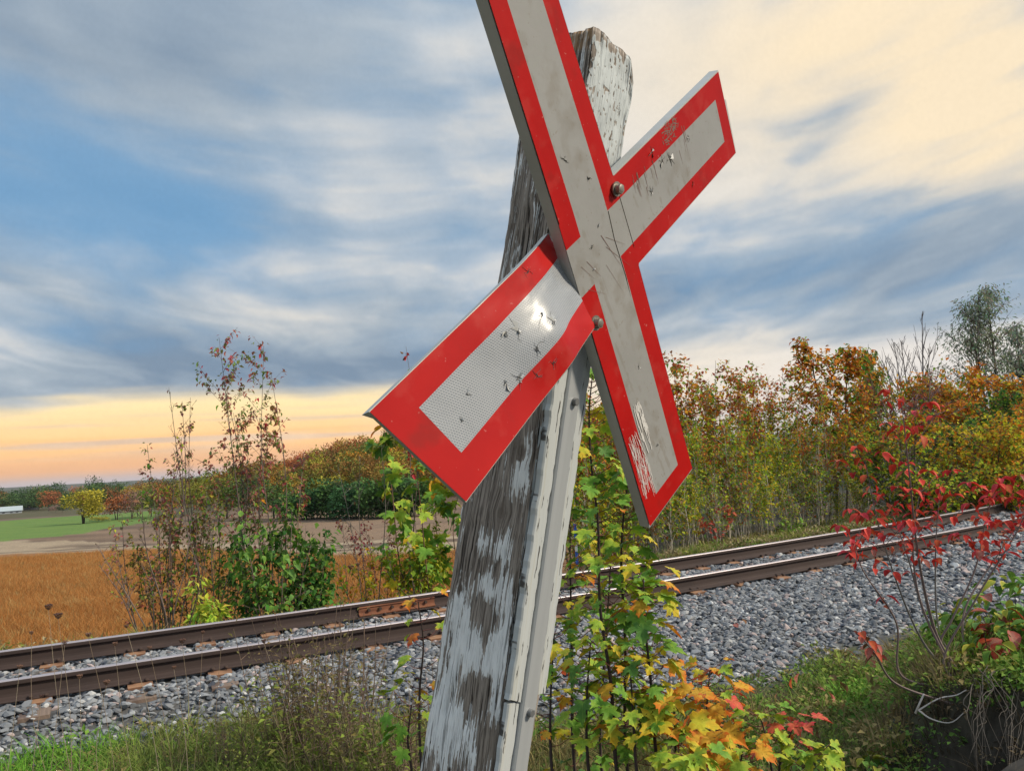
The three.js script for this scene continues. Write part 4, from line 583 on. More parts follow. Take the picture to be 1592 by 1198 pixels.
// ---------------------------------------------------------------- red-leaved shrub on the bank
{
  const r = prng(404), org = spot(1458, 4.75), root = thing('red_shrub', 'red-leaved shrub with thin grey stems on the bank at the right', 'shrub', org);
  const stems = [[[1461, 1080, 4.7], [1461, 998, 4.7], [1446, 953, 4.7], [1428, 864, 4.65], [1413, 725, 4.6], [1402, 625, 4.6]], [[1448, 1075, 4.75], [1446, 1013, 4.75], [1420, 968, 4.75], [1387, 883, 4.7], [1365, 810, 4.7], [1345, 715, 4.7]], [[1463, 1060, 4.7], [1463, 1002, 4.7], [1480, 964, 4.7], [1517, 883, 4.75], [1535, 800, 4.8], [1545, 765, 4.8]], [[1466, 1075, 4.6], [1468, 1035, 4.6], [1520, 927, 4.55], [1587, 816, 4.5], [1600, 780, 4.5]], [[1458, 1070, 4.85], [1462, 985, 4.9], [1455, 860, 4.95], [1462, 760, 5.0]], [[1440, 1078, 4.6], [1402, 1050, 4.6], [1394, 968, 4.55], [1342, 886, 4.5], [1325, 840, 4.5]], [[1442, 1082, 4.5], [1390, 1060, 4.45], [1360, 1015, 4.4], [1335, 985, 4.4]], [[1455, 1070, 4.8], [1440, 960, 4.9], [1410, 860, 4.95], [1385, 790, 5.0]], [[1468, 1070, 4.9], [1500, 950, 5.0], [1560, 850, 5.1], [1592, 800, 5.1]], [[1452, 1070, 4.7], [1430, 930, 4.75], [1420, 830, 4.8], [1432, 760, 4.8]]];
  const tw = new TM(), tiny = new TM(); let leaves = 0;
  stems.forEach((s, si) => {
    const path = curve([spot(s[0][0], s[0][2]).add(V(0, -0.03, 0)), ...s.slice(1).map((q) => at(...q))], 36), m = new TM(); m.tube(path.map((p) => p.clone().sub(org)), si === 0 ? 0.013 : 0.008, 0.0022, 6, si % 3 === 1 ? barkTone.grey : mix3(barkTone.grey, barkTone.red, 0.3)); mesh('stem', m.geo(), BARK, root);
    const low = si === 6;
    for (let k = low ? 22 : si === 2 || si === 3 || si === 8 ? 21 : 20; k <= 36; k += low ? 2 : 1.0) {
      const p = path[Math.min(36, Math.round(k))], py = project(p)[1]; if (!low && py > 880 && r() < 0.75) continue;
      const nb = low ? 2 : r() < 0.55 ? 4 : 2, a0 = r() * 6.28, L = nb === 4 ? 0.07 + r() * 0.24 : 0.02, out0 = V(Math.cos(a0), 0.5 + r() * 0.6, Math.sin(a0)).normalize(), q = p.clone().addScaledVector(out0, L);
      if (nb === 4) tw.tube([p, p.clone().lerp(q, 0.5).addScaledVector(out0, 0.004), q].map((v) => v.clone().sub(org)), 0.002, 0.0012, 4, mix3(barkTone.grey, barkTone.red, 0.5), false);
      if (!low) for (let h = 0; h < 2; h++) { const s = p.clone().lerp(q, 0.3 + r() * 0.7).add(rv(r, 0.05)).sub(org), o2 = rv(r).add(V(0, -0.4, 0)).normalize(), g = 0.7 + r() * 0.6; tiny.leaf(s, o2, UP.clone().add(rv(r, 0.7)), 0.032 + r() * 0.03, 0.024, (r() < 0.7 ? [0.50, 0.035, 0.03] : [0.55, 0.14, 0.08]).map((x) => x * g)); }
      for (let h = 0; h < nb && leaves < 292; h++) { const a = a0 + h * Math.PI * 2 / nb + r() * 0.6, out = V(Math.cos(a), 0.1 + r() * 0.3, Math.sin(a)).normalize(); leafAt(root, org, (h > 1 ? q : p.clone().lerp(q, h === 0 ? 1 : 0.5)).clone().addScaledVector(out, 0.006), out.clone().add(V(0, -0.25 - r() * 0.75, 0)), UP.clone().addScaledVector(out, 0.6).add(rv(r, 0.5)), 0.042 + r() * 0.034, OVAL, OL[low ? pick(r, { p: 4, b: 2, o: 1 }) : pick(r, { r: 6, c: 3, o: 2, p: 0.9 })], r); leaves++; }
    }
  });
  mesh('twigs', tw.geo(), BARK, root).userData.kind = 'stuff'; mesh('small_leaves', tiny.geo(), LEAF, root).userData.kind = 'stuff';
}
// green shrubby growth and vine leaves on top of the bank
{
  const mk = (label, px, depth, seed, spread, h, n, w, size) => { const r = prng(seed), org = spot(px, depth), root = thing('leafy_plant', label, 'plant', org), st = new TM(); for (let k = 0; k < n; k++) { const a = r() * 6.28, R = Math.sqrt(r()) * spread, p = V(Math.cos(a) * R, h * (0.25 + 0.75 * r()) * (1 - 0.5 * (R / spread) ** 2), Math.sin(a) * R); if (k % 4 === 0) st.tube([V(p.x * 0.3, 0, p.z * 0.3), V(p.x * 0.7, p.y * 0.6, p.z * 0.7), p], 0.003, 0.0014, 4, barkTone.dark, false); const out = V(Math.cos(a), 0.2, Math.sin(a)).add(rv(r, 0.6)).normalize(); leafAt(root, org, p.clone().add(org), out.clone().add(V(0, -0.4, 0)), UP.clone().addScaledVector(out, 0.5).add(rv(r, 0.4)), size * (0.6 + r() * 0.8), OVAL, OL[pick(r, w)], r); } mesh('stem', st.geo(), BARK, root); return root; };
  mk('lime green leafy plant crowning the bank right of the red shrub', 1548, 5.35, 501, 0.34, 0.52, 120, { y: 3, g: 4, d: 1 }, 0.085);
  mk('plant with salmon and orange leaves hanging over the dark bank', 1535, 4.85, 502, 0.15, 0.42, 34, { o: 3, p: 4, y: 1 }, 0.10);
  mk('green leafy plant at the base of the red shrub on the bank top', 1490, 5.1, 503, 0.26, 0.36, 90, { g: 4, y: 2, d: 2 }, 0.07);
  mk('small yellow-green plant hanging from the front of the bank', 1512, 4.72, 504, 0.14, 0.24, 34, { y: 2, g: 3 }, 0.075);
  mk('broad-leaved low green plant on the verge just right of the maples', 1195, 4.9, 507, 0.22, 0.16, 60, { g: 4, d: 2 }, 0.085); mk('broad-leaved low green plant nearest the ballast on the right verge', 1150, 5.5, 508, 0.2, 0.16, 45, { g: 4, y: 1 }, 0.085); mk('low yellow-green plant between the fallen leaves left of the ditch', 1300, 4.6, 509, 0.18, 0.16, 50, { y: 3, g: 3 }, 0.06); mk('dark low plant at the lower picture edge left of the ditch', 1330, 3.9, 510, 0.22, 0.2, 60, { d: 3, g: 2 }, 0.06);
  mk('dark green leafy plant at the right picture edge above the ditch', 1598, 4.9, 505, 0.25, 0.5, 70, { d: 3, g: 3 }, 0.085);
  mk('plant with a few green and red leaves low at the right picture edge', 1592, 3.75, 506, 0.09, 0.35, 10, { g: 2, o: 2 }, 0.065);
}
// pale forked twig, hanging roots, added dark board standing in for the ditch hollow
{
  const org = at(1430, 1103, 4.4), t = new TM(), L = (p, a, b) => t.tube(curve(p.map((q) => at(...q).sub(org)), 14), a, b, 6, barkTone.pale);
  L([[1424, 1108, 4.42], [1428, 1098, 4.4], [1437, 1078, 4.4]], 0.0065, 0.005); L([[1428, 1104, 4.4], [1462, 1085, 4.36], [1488, 1080, 4.33], [1503, 1072, 4.3]], 0.0045, 0.002); L([[1429, 1104, 4.4], [1448, 1117, 4.33], [1478, 1123, 4.28], [1503, 1104, 4.25]], 0.005, 0.002);
  const tw = mesh('bare_twig', t.geo(), std({ vertexColors: true, roughness: 0.8 })); tw.position.copy(org); tag(tw, 'pale forked bare twig lying over the dark bank below the red shrub', 'twig');
  const r = prng(606), o2 = at(1545, 1090, 4.6), rt = new TM();
  for (let k = 0; k < 30; k++) { const px = 1500 + r() * 120, a = at(px, 1035 + r() * 40, 4.42 - r() * 0.1), b = at(px + (r() - 0.5) * 26, 1110 + r() * 30, 4.08 - r() * 0.15), c = at(px + (r() - 0.5) * 50, 1165 + r() * 50, 3.9 - r() * 0.2); rt.tube(curve([a, a.clone().lerp(b, 0.3).add(rv(r, 0.06)), a.clone().lerp(b, 0.7).add(rv(r, 0.06)), b, c], 12).map((p) => p.sub(o2)), 0.0016 + r() * 0.002, 0.0006, 4, mix3([0.05, 0.04, 0.03], [0.15, 0.125, 0.10], r())); }
  const ro = mesh('hanging_roots', rt.geo(), BARK); ro.position.copy(o2); tag(ro, 'tangle of thin grey roots hanging down the dark bank at the right edge', 'roots'); ro.userData.kind = 'stuff';
  const so = at(1580, 1215, 3.75), slab = thing('added_hollow_board', 'added near-black board standing in for the shaded hollow in the ditch at the bottom right corner', 'board', so), sg = new THREE.BoxGeometry(0.85, 0.5, 0.07, 22, 10, 3), p = sg.attributes.position; for (let k = 0; k < p.count; k++) { const x = p.getX(k), y = p.getY(k), z = p.getZ(k); p.setXYZ(k, x + (fbm(y * 9 + 3, z * 9, 2, 5) - 0.5) * 0.03, y + (fbm(x * 7, z * 7, 3, 7) - 0.5) * 0.03, z + (fbm(x * 8, y * 8 + 5, 3, 9) - 0.5) * 0.03); } sg.computeVertexNormals();
  const ct = canvasTex(256, 256, (u, v) => mix3([0.010, 0.010, 0.009], [0.045, 0.04, 0.034], tfbm(u, v, 5, 6, 611))); const sl = mesh('timber', sg, std({ map: ct, roughness: 0.95, bumpMap: ct, bumpScale: 0.02 }), slab); sl.position.y = -0.22; sl.rotation.set(-0.15, 0.35, 0.22);  // near-black colour puts the shade of the hollow into the added board
}
// survey stake seen through the maples
{
  const b = column(886, 12.4), t = thing('marker_stake', 'thin blue and white marker stake between the maple leaves behind the track', 'stake', b), h = heightTo(b, 815);
  const s = new THREE.BoxGeometry(0.045, h, 0.03); s.translate(0, h / 2, 0); mesh('stake', s, std({ color: col(0.55, 0.57, 0.58), roughness: 0.6 }), t);
  for (const k of [0.95, 0.66]) { const q = new THREE.BoxGeometry(0.049, h * 0.16, 0.034); q.translate(0, h * (k - 0.02), 0); mesh('blue_band', q, std({ color: col(0.03, 0.10, 0.42), roughness: 0.6 }), t); }
}

// ---------------------------------------------------------------- low growth in front of the track
const GRASS = leafy({ transmission: 0.3 });
function tuft(seed, n, h, spread, width) { const r = prng(seed), m = new TM(); for (let k = 0; k < n; k++) { const a = r() * 6.28, b = V(Math.cos(a) * spread * r(), 0, Math.sin(a) * spread * r()), le = 0.25 + r() * 0.8, H = h * (0.5 + r() * 0.6), a2 = r() * 6.28, w = width * (0.6 + r() * 0.6), dx = Math.cos(a2) * w, dz = Math.sin(a2) * w, q = m.n, g = 0.75 + r() * 0.5, c = [g, g, g]; const px = (t) => b.x + Math.cos(a) * le * H * t * t, pz = (t) => b.z + Math.sin(a) * le * H * t * t, py = (t) => H * t * (1 - 0.25 * t * le); m.v(px(0) - dx, 0, pz(0) - dz, 0, 0, c); m.v(px(0) + dx, 0, pz(0) + dz, 1, 0, c); m.v(px(0.5) - dx * 0.8, py(0.5), pz(0.5) - dz * 0.8, 0, 0.5, c); m.v(px(0.5) + dx * 0.8, py(0.5), pz(0.5) + dz * 0.8, 1, 0.5, c); m.v(px(1), py(1), pz(1), 0.5, 1, c); m.i.push(q, q + 1, q + 2, q + 1, q + 3, q + 2, q + 2, q + 3, q + 4); } return m.geo(); }
function clump(seed, n, h, R, leaf) { const r = prng(seed), m = new TM(); for (let k = 0; k < n; k++) { const a = r() * 6.28, q = Math.sqrt(r()) * R, p = V(Math.cos(a) * q, h * (0.2 + 0.8 * r()) * (1 - 0.6 * (q / R) ** 2), Math.sin(a) * q), g = 0.7 + r() * 0.6, out = V(Math.cos(a), r() * 0.5, Math.sin(a)).add(rv(r, 0.8)).normalize(); m.leaf(p, out, UP.clone().add(rv(r, 0.6)), leaf * (0.6 + r() * 0.8), leaf * 0.62, [g, g, g]); } return m.geo(); }
const TUFTS = [1, 2, 3].map((k) => tuft(k * 7, 11, 0.16, 0.05, 0.0028)), CLUMPS = [1, 2, 3].map((k) => clump(k * 19, 46, 0.10, 0.13, 0.032));
function scatter(name, label, geos, m, list, category) {                      // list of [x, y, z, scale, colour]
  const r = prng(list.length + 9), M = new THREE.Matrix4(), q = new THREE.Quaternion(), root = new THREE.Group(); root.name = numbered(name); root.userData.kind = 'stuff'; root.userData.label = label; root.userData.category = category; scene.add(root); const c = new THREE.Color();
  geos.forEach((g, gi) => { const l = list.filter((_, k) => k % geos.length === gi); if (!l.length) return; const im = new THREE.InstancedMesh(g, m, l.length); im.name = name; im.userData.kind = 'stuff'; root.add(im); l.forEach((k, n) => { q.setFromEuler(new THREE.Euler((r() - 0.5) * 0.3, r() * 6.3, (r() - 0.5) * 0.3)); M.compose(V(k[0], k[1], k[2]), q, V(k[3], k[3] * (0.8 + r() * 0.4), k[3])); im.setMatrixAt(n, M); im.setColorAt(n, c.setRGB(...k[4])); }); });
  return root;
}
{
  const r = prng(909), grass = [], herbs = [];
  for (let k = 0; k < 22000; k++) {
    const px = -480 + r() * 2380, d = 2.6 + r() * 5.6, p = spot(px, d), v = project(p), [s, q] = sq(p.x, p.z); if (v[1] > 1330 || q > toe(s) + 0.02 - r() * 0.7 || Math.hypot(p.x, p.z) < 2.1) continue;
    const n = fbm(p.x * 0.9, p.z * 0.9, 3, 88), bank = px > 1380 && v[1] > 1075, lush = sm(0.42, 0.62, n) ;
    if (bank) { if (r() < 0.45) { const dk = 0.35 + r() * 0.5; grass.push([p.x, p.y - 0.02, p.z, 0.5 + r() * 0.8, [0.16 * dk, 0.13 * dk, 0.09 * dk]]); } if (r() < 0.22) herbs.push([p.x, p.y, p.z, 0.4 + r() * 0.9, r() < 0.45 ? [0.10, 0.19, 0.04] : [0.13, 0.10, 0.06]]); continue; }
    const right = px > 1030, dead = sm(0.50, 0.62, fbm(p.x * 1.7 + 9, p.z * 1.7, 3, 95)); if (right && dead > 0.5 && r() < 0.5) { grass.push([p.x, p.y - 0.01, p.z, 0.6 + r() * 0.8, mix3([0.22, 0.17, 0.10], [0.34, 0.27, 0.15], r())]); continue; }
    if (right ? r() < 0.25 : r() < 0.62) grass.push([p.x, p.y - 0.01, p.z, 0.7 + r() * 1.1, mix3(mix3([0.30, 0.23, 0.11], [0.20, 0.21, 0.06], r()), [0.15, 0.36, 0.04], clamp(lush * (0.3 + r()) + 0.35 * sm(1080, 1180, v[1]) * (px < 700 ? 1 : 0)))]);
    if (right ? r() < 0.75 : r() < 0.16 + 0.35 * lush) herbs.push([p.x, p.y, p.z, 0.35 + r() * r() * 1.5, r() < 0.28 ? [0.30, 0.24, 0.10] : mix3(mix3([0.07, 0.17, 0.03], [0.24, 0.30, 0.06], r()), [0.17, 0.38, 0.045], lush * 0.7 * r())]);
  }
  scatter('grass', 'short green and straw coloured grass in front of the ballast', TUFTS, GRASS, grass, 'grass'); scatter('ground_cover', 'low small-leaved green ground cover on the verge and bank', CLUMPS, GRASS, herbs, 'ground cover');
}
// weeds: thin branched stems with tiny leaves
function weedProto(seed, h, n, leafCol, stemCol, leafN, lsize, name, label, category, group) {
  const r = prng(seed), root = new THREE.Group(), st = new TM(), lf = new TM(); root.name = numbered(name); scene.add(root); tag(root, label, category, group);
  for (let k = 0; k < n; k++) {
    const a = r() * 6.28, H = h * (0.55 + r() * 0.5), le = 0.12 + r() * 0.35, b = V(Math.cos(a) * 0.05, 0, Math.sin(a) * 0.05), e = V(Math.cos(a) * le * H, H, Math.sin(a) * le * H), path = curve([b, b.clone().lerp(e, 0.45).add(rv(r, 0.03)), e], 10); st.tube(path, 0.0034, 0.0011, 4, mix3(stemCol, [0.10, 0.07, 0.05], r()), false);
    for (let j = 0; j < leafN; j++) { const t = 0.25 + 0.75 * r(), p = path[Math.round(t * 10)].clone(), o = V(r() - 0.5, 0.5 * r(), r() - 0.5).normalize(), L = 0.02 + r() * 0.10 * (1.2 - t); const q = p.clone().addScaledVector(o, L); if (L > 0.05) st.tube([p, q], 0.0014, 0.0008, 3, stemCol, false); const g = 0.7 + r() * 0.6; lf.leaf(q, o.clone().add(V(0, -0.2, 0)).normalize(), UP.clone().add(rv(r, 0.7)), lsize * (0.6 + r()), lsize * 0.5, mix3(leafCol, [0.22, 0.15, 0.07], r() * r()).map((x) => x * g)); }
  }
  mesh('stems', st.geo(), BARK, root).userData.kind = 'stuff'; mesh('foliage', lf.geo(), LEAF, root).userData.kind = 'stuff';
  return root;
}
{
  const r = prng(515), g1 = 'brown twiggy weeds in front of the ballast left of the post', g2 = 'green leafy weeds among the grass left of the post', L1 = 'brown twiggy weed with tiny withered leaves in front of the ballast', L2 = 'slender green weed with small yellowing leaves in front of the ballast';
  const A = weedProto(1, 0.62, 11, [0.20, 0.19, 0.06], [0.24, 0.165, 0.12], 20, 0.024, 'dry_weed', L1, 'weed', g1), B = weedProto(2, 0.5, 9, [0.22, 0.30, 0.05], [0.19, 0.16, 0.08], 22, 0.032, 'green_weed', L2, 'weed', g2), C = weedProto(3, 0.75, 12, [0.17, 0.14, 0.07], [0.21, 0.14, 0.10], 20, 0.022, 'dry_weed', L1, 'weed', g1);
  const spots = [[470, 5.6, C, 1.05], [425, 5.7, A, 1], [520, 5.5, C, 0.95], [560, 5.4, A, 0.8], [600, 5.3, A, 0.7], [395, 5.6, B, 1], [450, 5.3, B, 1], [500, 5.2, A, 0.9], [545, 5.1, B, 1], [585, 5.0, B, 0.9], [615, 4.9, A, 0.85], [350, 5.7, A, 0.7], [310, 5.7, B, 0.8], [640, 4.7, C, 0.8], [260, 5.7, A, 0.5], [485, 6.0, A, 1.1], [440, 6.1, C, 0.85], [370, 5.2, B, 0.7], [535, 5.9, C, 0.9], [180, 5.6, B, 0.6], [110, 5.4, A, 0.55], [30, 5.3, B, 0.55], [600, 4.4, B, 0.7], [1085, 4.6, A, 0.6], [1050, 4.9, A, 0.7], [1120, 5.0, B, 0.6], [1160, 4.4, A, 0.5], [1300, 4.0, A, 0.55], [1340, 4.3, B, 0.55], [1250, 5.2, B, 0.6], [1285, 4.9, A, 0.5]];
  const used = new Set();
  for (const [px, d, proto, s] of spots) { const p = spot(px, d); p.y -= 0.01; const right = px > 1000, turn = r() * 6.3, k = right ? 1.1 : px > 380 ? 1.45 : 1.1, sc = V(s * k, s * k, s * k); if (!used.has(proto) && !right) { used.add(proto); proto.position.copy(p); proto.rotation.y = turn; proto.scale.copy(sc); } else twin(proto, p, turn, sc, right ? (proto === B ? 'small green weed on the verge between the maples and the ditch' : 'small dry brown weed on the verge between the maples and the ditch') : undefined, right ? 'weeds between the maples and the ditch' : undefined); }
}
// dried flower heads on bare stalks
{
  const r = prng(717), heads = [[75, 948, 5.2], [90, 962, 5.1], [48, 986, 5.1], [196, 976, 5.2], [137, 990, 5.3], [100, 1002, 5.0], [178, 1004, 5.2], [123, 1055, 5.0], [165, 1065, 4.9], [64, 1085, 4.8], [283, 1000, 5.4], [315, 985, 5.3], [343, 1010, 5.5], [410, 1000, 5.2], [232, 1010, 5.4], [30, 1040, 5.0], [545, 885, 11.6], [556, 880, 11.8], [270, 1040, 5.1]];
  heads.forEach(([px, py, d], i) => {
    const far = d > 9, top = at(px, py, d), b = spot(px + (r() - 0.45) * 90, d), big = i < 2, s = (big ? 1.25 : 0.55 + r() * 0.5) * (far ? 2.2 : 1), t = thing('dried_flower', ['dark dried flower head leaning left against the orange field', 'largest dark dried flower head against the orange field'][i] ?? (far ? 'dark dried flower head on a stalk behind the far rail' : 'small dried flower head on a bare stalk in front of the rails'), 'dried flower', b, 0, far ? 'dried flowers behind the rails' : big ? undefined : 'dried flowers in front of the rails');
    const st = new TM(), tp = top.clone().sub(b), path = curve([V(0, 0, 0), tp.clone().multiplyScalar(0.5).add(rv(r, 0.07)), tp], 12); st.tube(path, 0.0019, 0.0011, 5, mix3([0.20, 0.14, 0.09], [0.30, 0.25, 0.18], r())); mesh('stalk', st.geo(), BARK, t);
    const h = new TM(), c = mix3([0.065, 0.03, 0.022], [0.16, 0.085, 0.055], big ? 0.2 : r()); for (let k = 0; k < 22; k++) { const a = k * 2.4, q = Math.sqrt(k / 22) * 0.02 * s, e = tp.clone().add(V(Math.cos(a) * q, 0.024 * s + (r() - 0.5) * 0.008, Math.sin(a) * q)); h.tube([tp, tp.clone().lerp(e, 0.6).add(V(Math.cos(a) * q * 0.35, -0.002, Math.sin(a) * q * 0.35)), e], 0.0011 * s, 0.0009 * s, 3, c, false); const o = new THREE.IcosahedronGeometry(0.0042 * s * (0.7 + r() * 0.6), 0), pp = o.attributes.position, k0 = h.n; for (let j = 0; j < pp.count; j++) { h.v(pp.getX(j) + e.x, pp.getY(j) + e.y, pp.getZ(j) + e.z, 0, 0, c); h.i.push(k0 + j); } } mesh('seed_head', h.geo(), BARK, t);
  });
}
// fallen leaves on the right verge
{
  const r = prng(818), L = [[1318, 1078], [1295, 1092], [1316, 1110], [1283, 1075], [1228, 1100], [1208, 1092], [1345, 1010], [1362, 1038], [1330, 1022], [1275, 1155], [1262, 1140], [1240, 1062], [1160, 970], [1148, 975], [1232, 1070], [1300, 1060], [570, 1180]];
  L.forEach(([px, py], i) => { let best = null; for (let d = 3; d < 9; d += 0.02) { const p = at(px, py, d); if (p.y < height(p.x, p.z) + 0.07) { best = p; break; } } if (!best) return; const o = mesh('fallen_leaf', OVAL[i % 5], OL[pick(r, { b: 3, p: 3, o: 2 })]); o.position.copy(best); o.rotation.set(-1.1 + r() * 0.8, r() * 6, r() - 0.5); o.scale.setScalar(0.07 + r() * 0.03); tag(o, px < 1000 ? 'orange fallen leaf in the grass beside the foot of the post' : 'curled brown and orange fallen leaf on the green ground cover at the right', 'fallen leaf', px < 1000 ? undefined : 'fallen leaves on the right verge'); });
}

// ---------------------------------------------------------------- trees and bushes
function ground(px, py, d0 = 12, d1 = 1200) { for (let d = d0; d < d1; d *= 1.004) { const p = at(px, py, d); if (p.y < height(p.x, p.z)) { p.y = height(p.x, p.z); return p; } } return spot(px, d1); }
const depthOf = (p) => project(V(p.x, EYE.y, p.z))[2];
// stems with side branches; leaves along them. Returns the geometry of each stem and of the foliage
function grow(seed, o) {
  const r = prng(seed), stems = [], lf = new TM(), anchors = [], H = o.h;
  for (let k = 0; k < o.stems; k++) {
    const a = k / o.stems * 6.28 + r() * 1.5, le = (o.lean ?? 0.16) * (0.3 + r()), hk = H * (k ? 0.62 + r() * 0.36 : 1), b = V(Math.cos(a) * o.foot, -0.05, Math.sin(a) * o.foot), e = V(Math.cos(a) * (o.foot + le * hk), hk, Math.sin(a) * (o.foot + le * hk)), m = new TM(), tone = mix3(o.bark, o.bark2 || o.bark, r());
    const path = curve([b, b.clone().lerp(e, 0.33).add(rv(r, 0.04 * hk * (o.crook ?? 1))), b.clone().lerp(e, 0.68).add(rv(r, 0.035 * hk * (o.crook ?? 1))), e], 24); m.tube(path, o.r0 * (k ? 0.75 : 1), o.r0 * 0.16, o.sides || 5, tone, false);
    const nb = Math.round(o.branches * (0.7 + r() * 0.5));
    for (let j = 0; j < nb; j++) {
      const t = lerp(o.base, 0.97, Math.pow((j + r()) / nb, 0.85)), p = path[Math.round(t * 24)], ba = r() * 6.28, L = o.reach * (o.shape ? o.shape(t) : 1 - 0.75 * t) * (0.5 + r() * 0.8), up = (o.up ?? 0.9) * (0.5 + r()), q = p.clone().add(V(Math.cos(ba), up, Math.sin(ba)).normalize().multiplyScalar(L)), mid = p.clone().lerp(q, 0.5).add(V(0, -(o.sag ?? 0.06) * L * (up > 0.8 ? -1 : 1), 0)).add(rv(r, 0.05 * L));
      const bp = curve([p, mid, q], 6); m.tube(bp, o.r0 * 0.34 * (1 - 0.6 * t), 0.0018 * (o.twig || 1), 4, tone, false); bp.slice(1).forEach((x) => anchors.push([x, t, V(Math.cos(ba), 0.2, Math.sin(ba))]));
      for (let z = 0; z < (o.sub ?? 2); z++) { const s = bp[2 + ((r() * 4) | 0)], a2 = ba + (r() - 0.5) * 2.4, e2 = s.clone().add(V(Math.cos(a2), up * 0.9, Math.sin(a2)).normalize().multiplyScalar(L * (0.25 + r() * 0.4))); m.tube([s, s.clone().lerp(e2, 0.5).add(rv(r, 0.02 * L)), e2], o.r0 * 0.13, 0.0014 * (o.twig || 1), 3, tone, false); anchors.push([s.clone().lerp(e2, 0.55), t, V(Math.cos(a2), 0.2, Math.sin(a2))], [e2, t, V(Math.cos(a2), 0.2, Math.sin(a2))]); }
    }
    for (let j = 10; j <= 24; j += 2) if (j / 24 > o.base) anchors.push([path[j], j / 24, V(Math.cos(a), 0.4, Math.sin(a))]);
    stems.push(m.geo());
  }
  const pts = [];
  for (let k = 0; k < o.leaves; k++) {
    const [p, t, out] = anchors[(r() * anchors.length) | 0]; if (o.keep && r() > o.keep(t)) continue;
    const c = p.clone().add(rv(r, o.fuzz)), d = out.clone().multiplyScalar(0.8).add(rv(r, 0.8)).add(V(0, -(o.hang ?? 0.5), 0)).normalize(), f = UP.clone().add(rv(r, 0.7)).addScaledVector(out, 0.5), sz = o.leaf * (0.6 + r() * 0.75), cl = o.tint(clamp(c.y / H), r).map((x) => x * (0.75 + r() * 0.5));
    if (o.list && pts.length < 285) pts.push([c, d, f, sz, t]); else lf.leaf(c, d, f, sz, sz * (o.wid || 0.62), cl, o.bend ?? 0.12);
  }
  return { stems, foliage: lf.n ? lf.geo() : null, pts };
}
function tree(name, label, category, group, p, turn, seed, o) {
  const g = grow(seed, o), root = thing(name, label, category, p, turn, group); g.stems.forEach((s) => mesh(o.trunkName || 'stem', s, BARK, root)); if (g.foliage) mesh(o.crownName || 'foliage', g.foliage, LEAF, root).userData.kind = 'stuff';
  if (o.list) { const r = prng(seed + 1); g.pts.slice(0, 290).forEach(([c, d, f, s, t]) => leafAt(root, V(0, 0, 0), c, d, f, s, o.list, (o.mats || OL)[pick(r, t > 0.6 ? o.top : o.mix)], r, o.aspect || 1)); }
  return root;
}
const mixOf = (list) => (t, r) => { let n = 0; for (const q of list) n += q[0]; n *= r(); for (const q of list) if ((n -= q[0]) <= 0) return q[1]; return list[0][1]; };
const CG = [0.14, 0.27, 0.04], CY = [0.42, 0.47, 0.04], CYY = [0.62, 0.50, 0.04], CO = [0.64, 0.26, 0.03], CR = [0.42, 0.14, 0.045], CRR = [0.36, 0.065, 0.05], CD = [0.055, 0.13, 0.03], CB = [0.25, 0.16, 0.07];
const two = (lo, hi, a, b) => { const A = mixOf(lo), B = mixOf(hi); return (t, r) => (t + (r() - 0.5) * 0.25 > lerp(a, b, 0.5) ? B(t, r) : A(t, r)); };

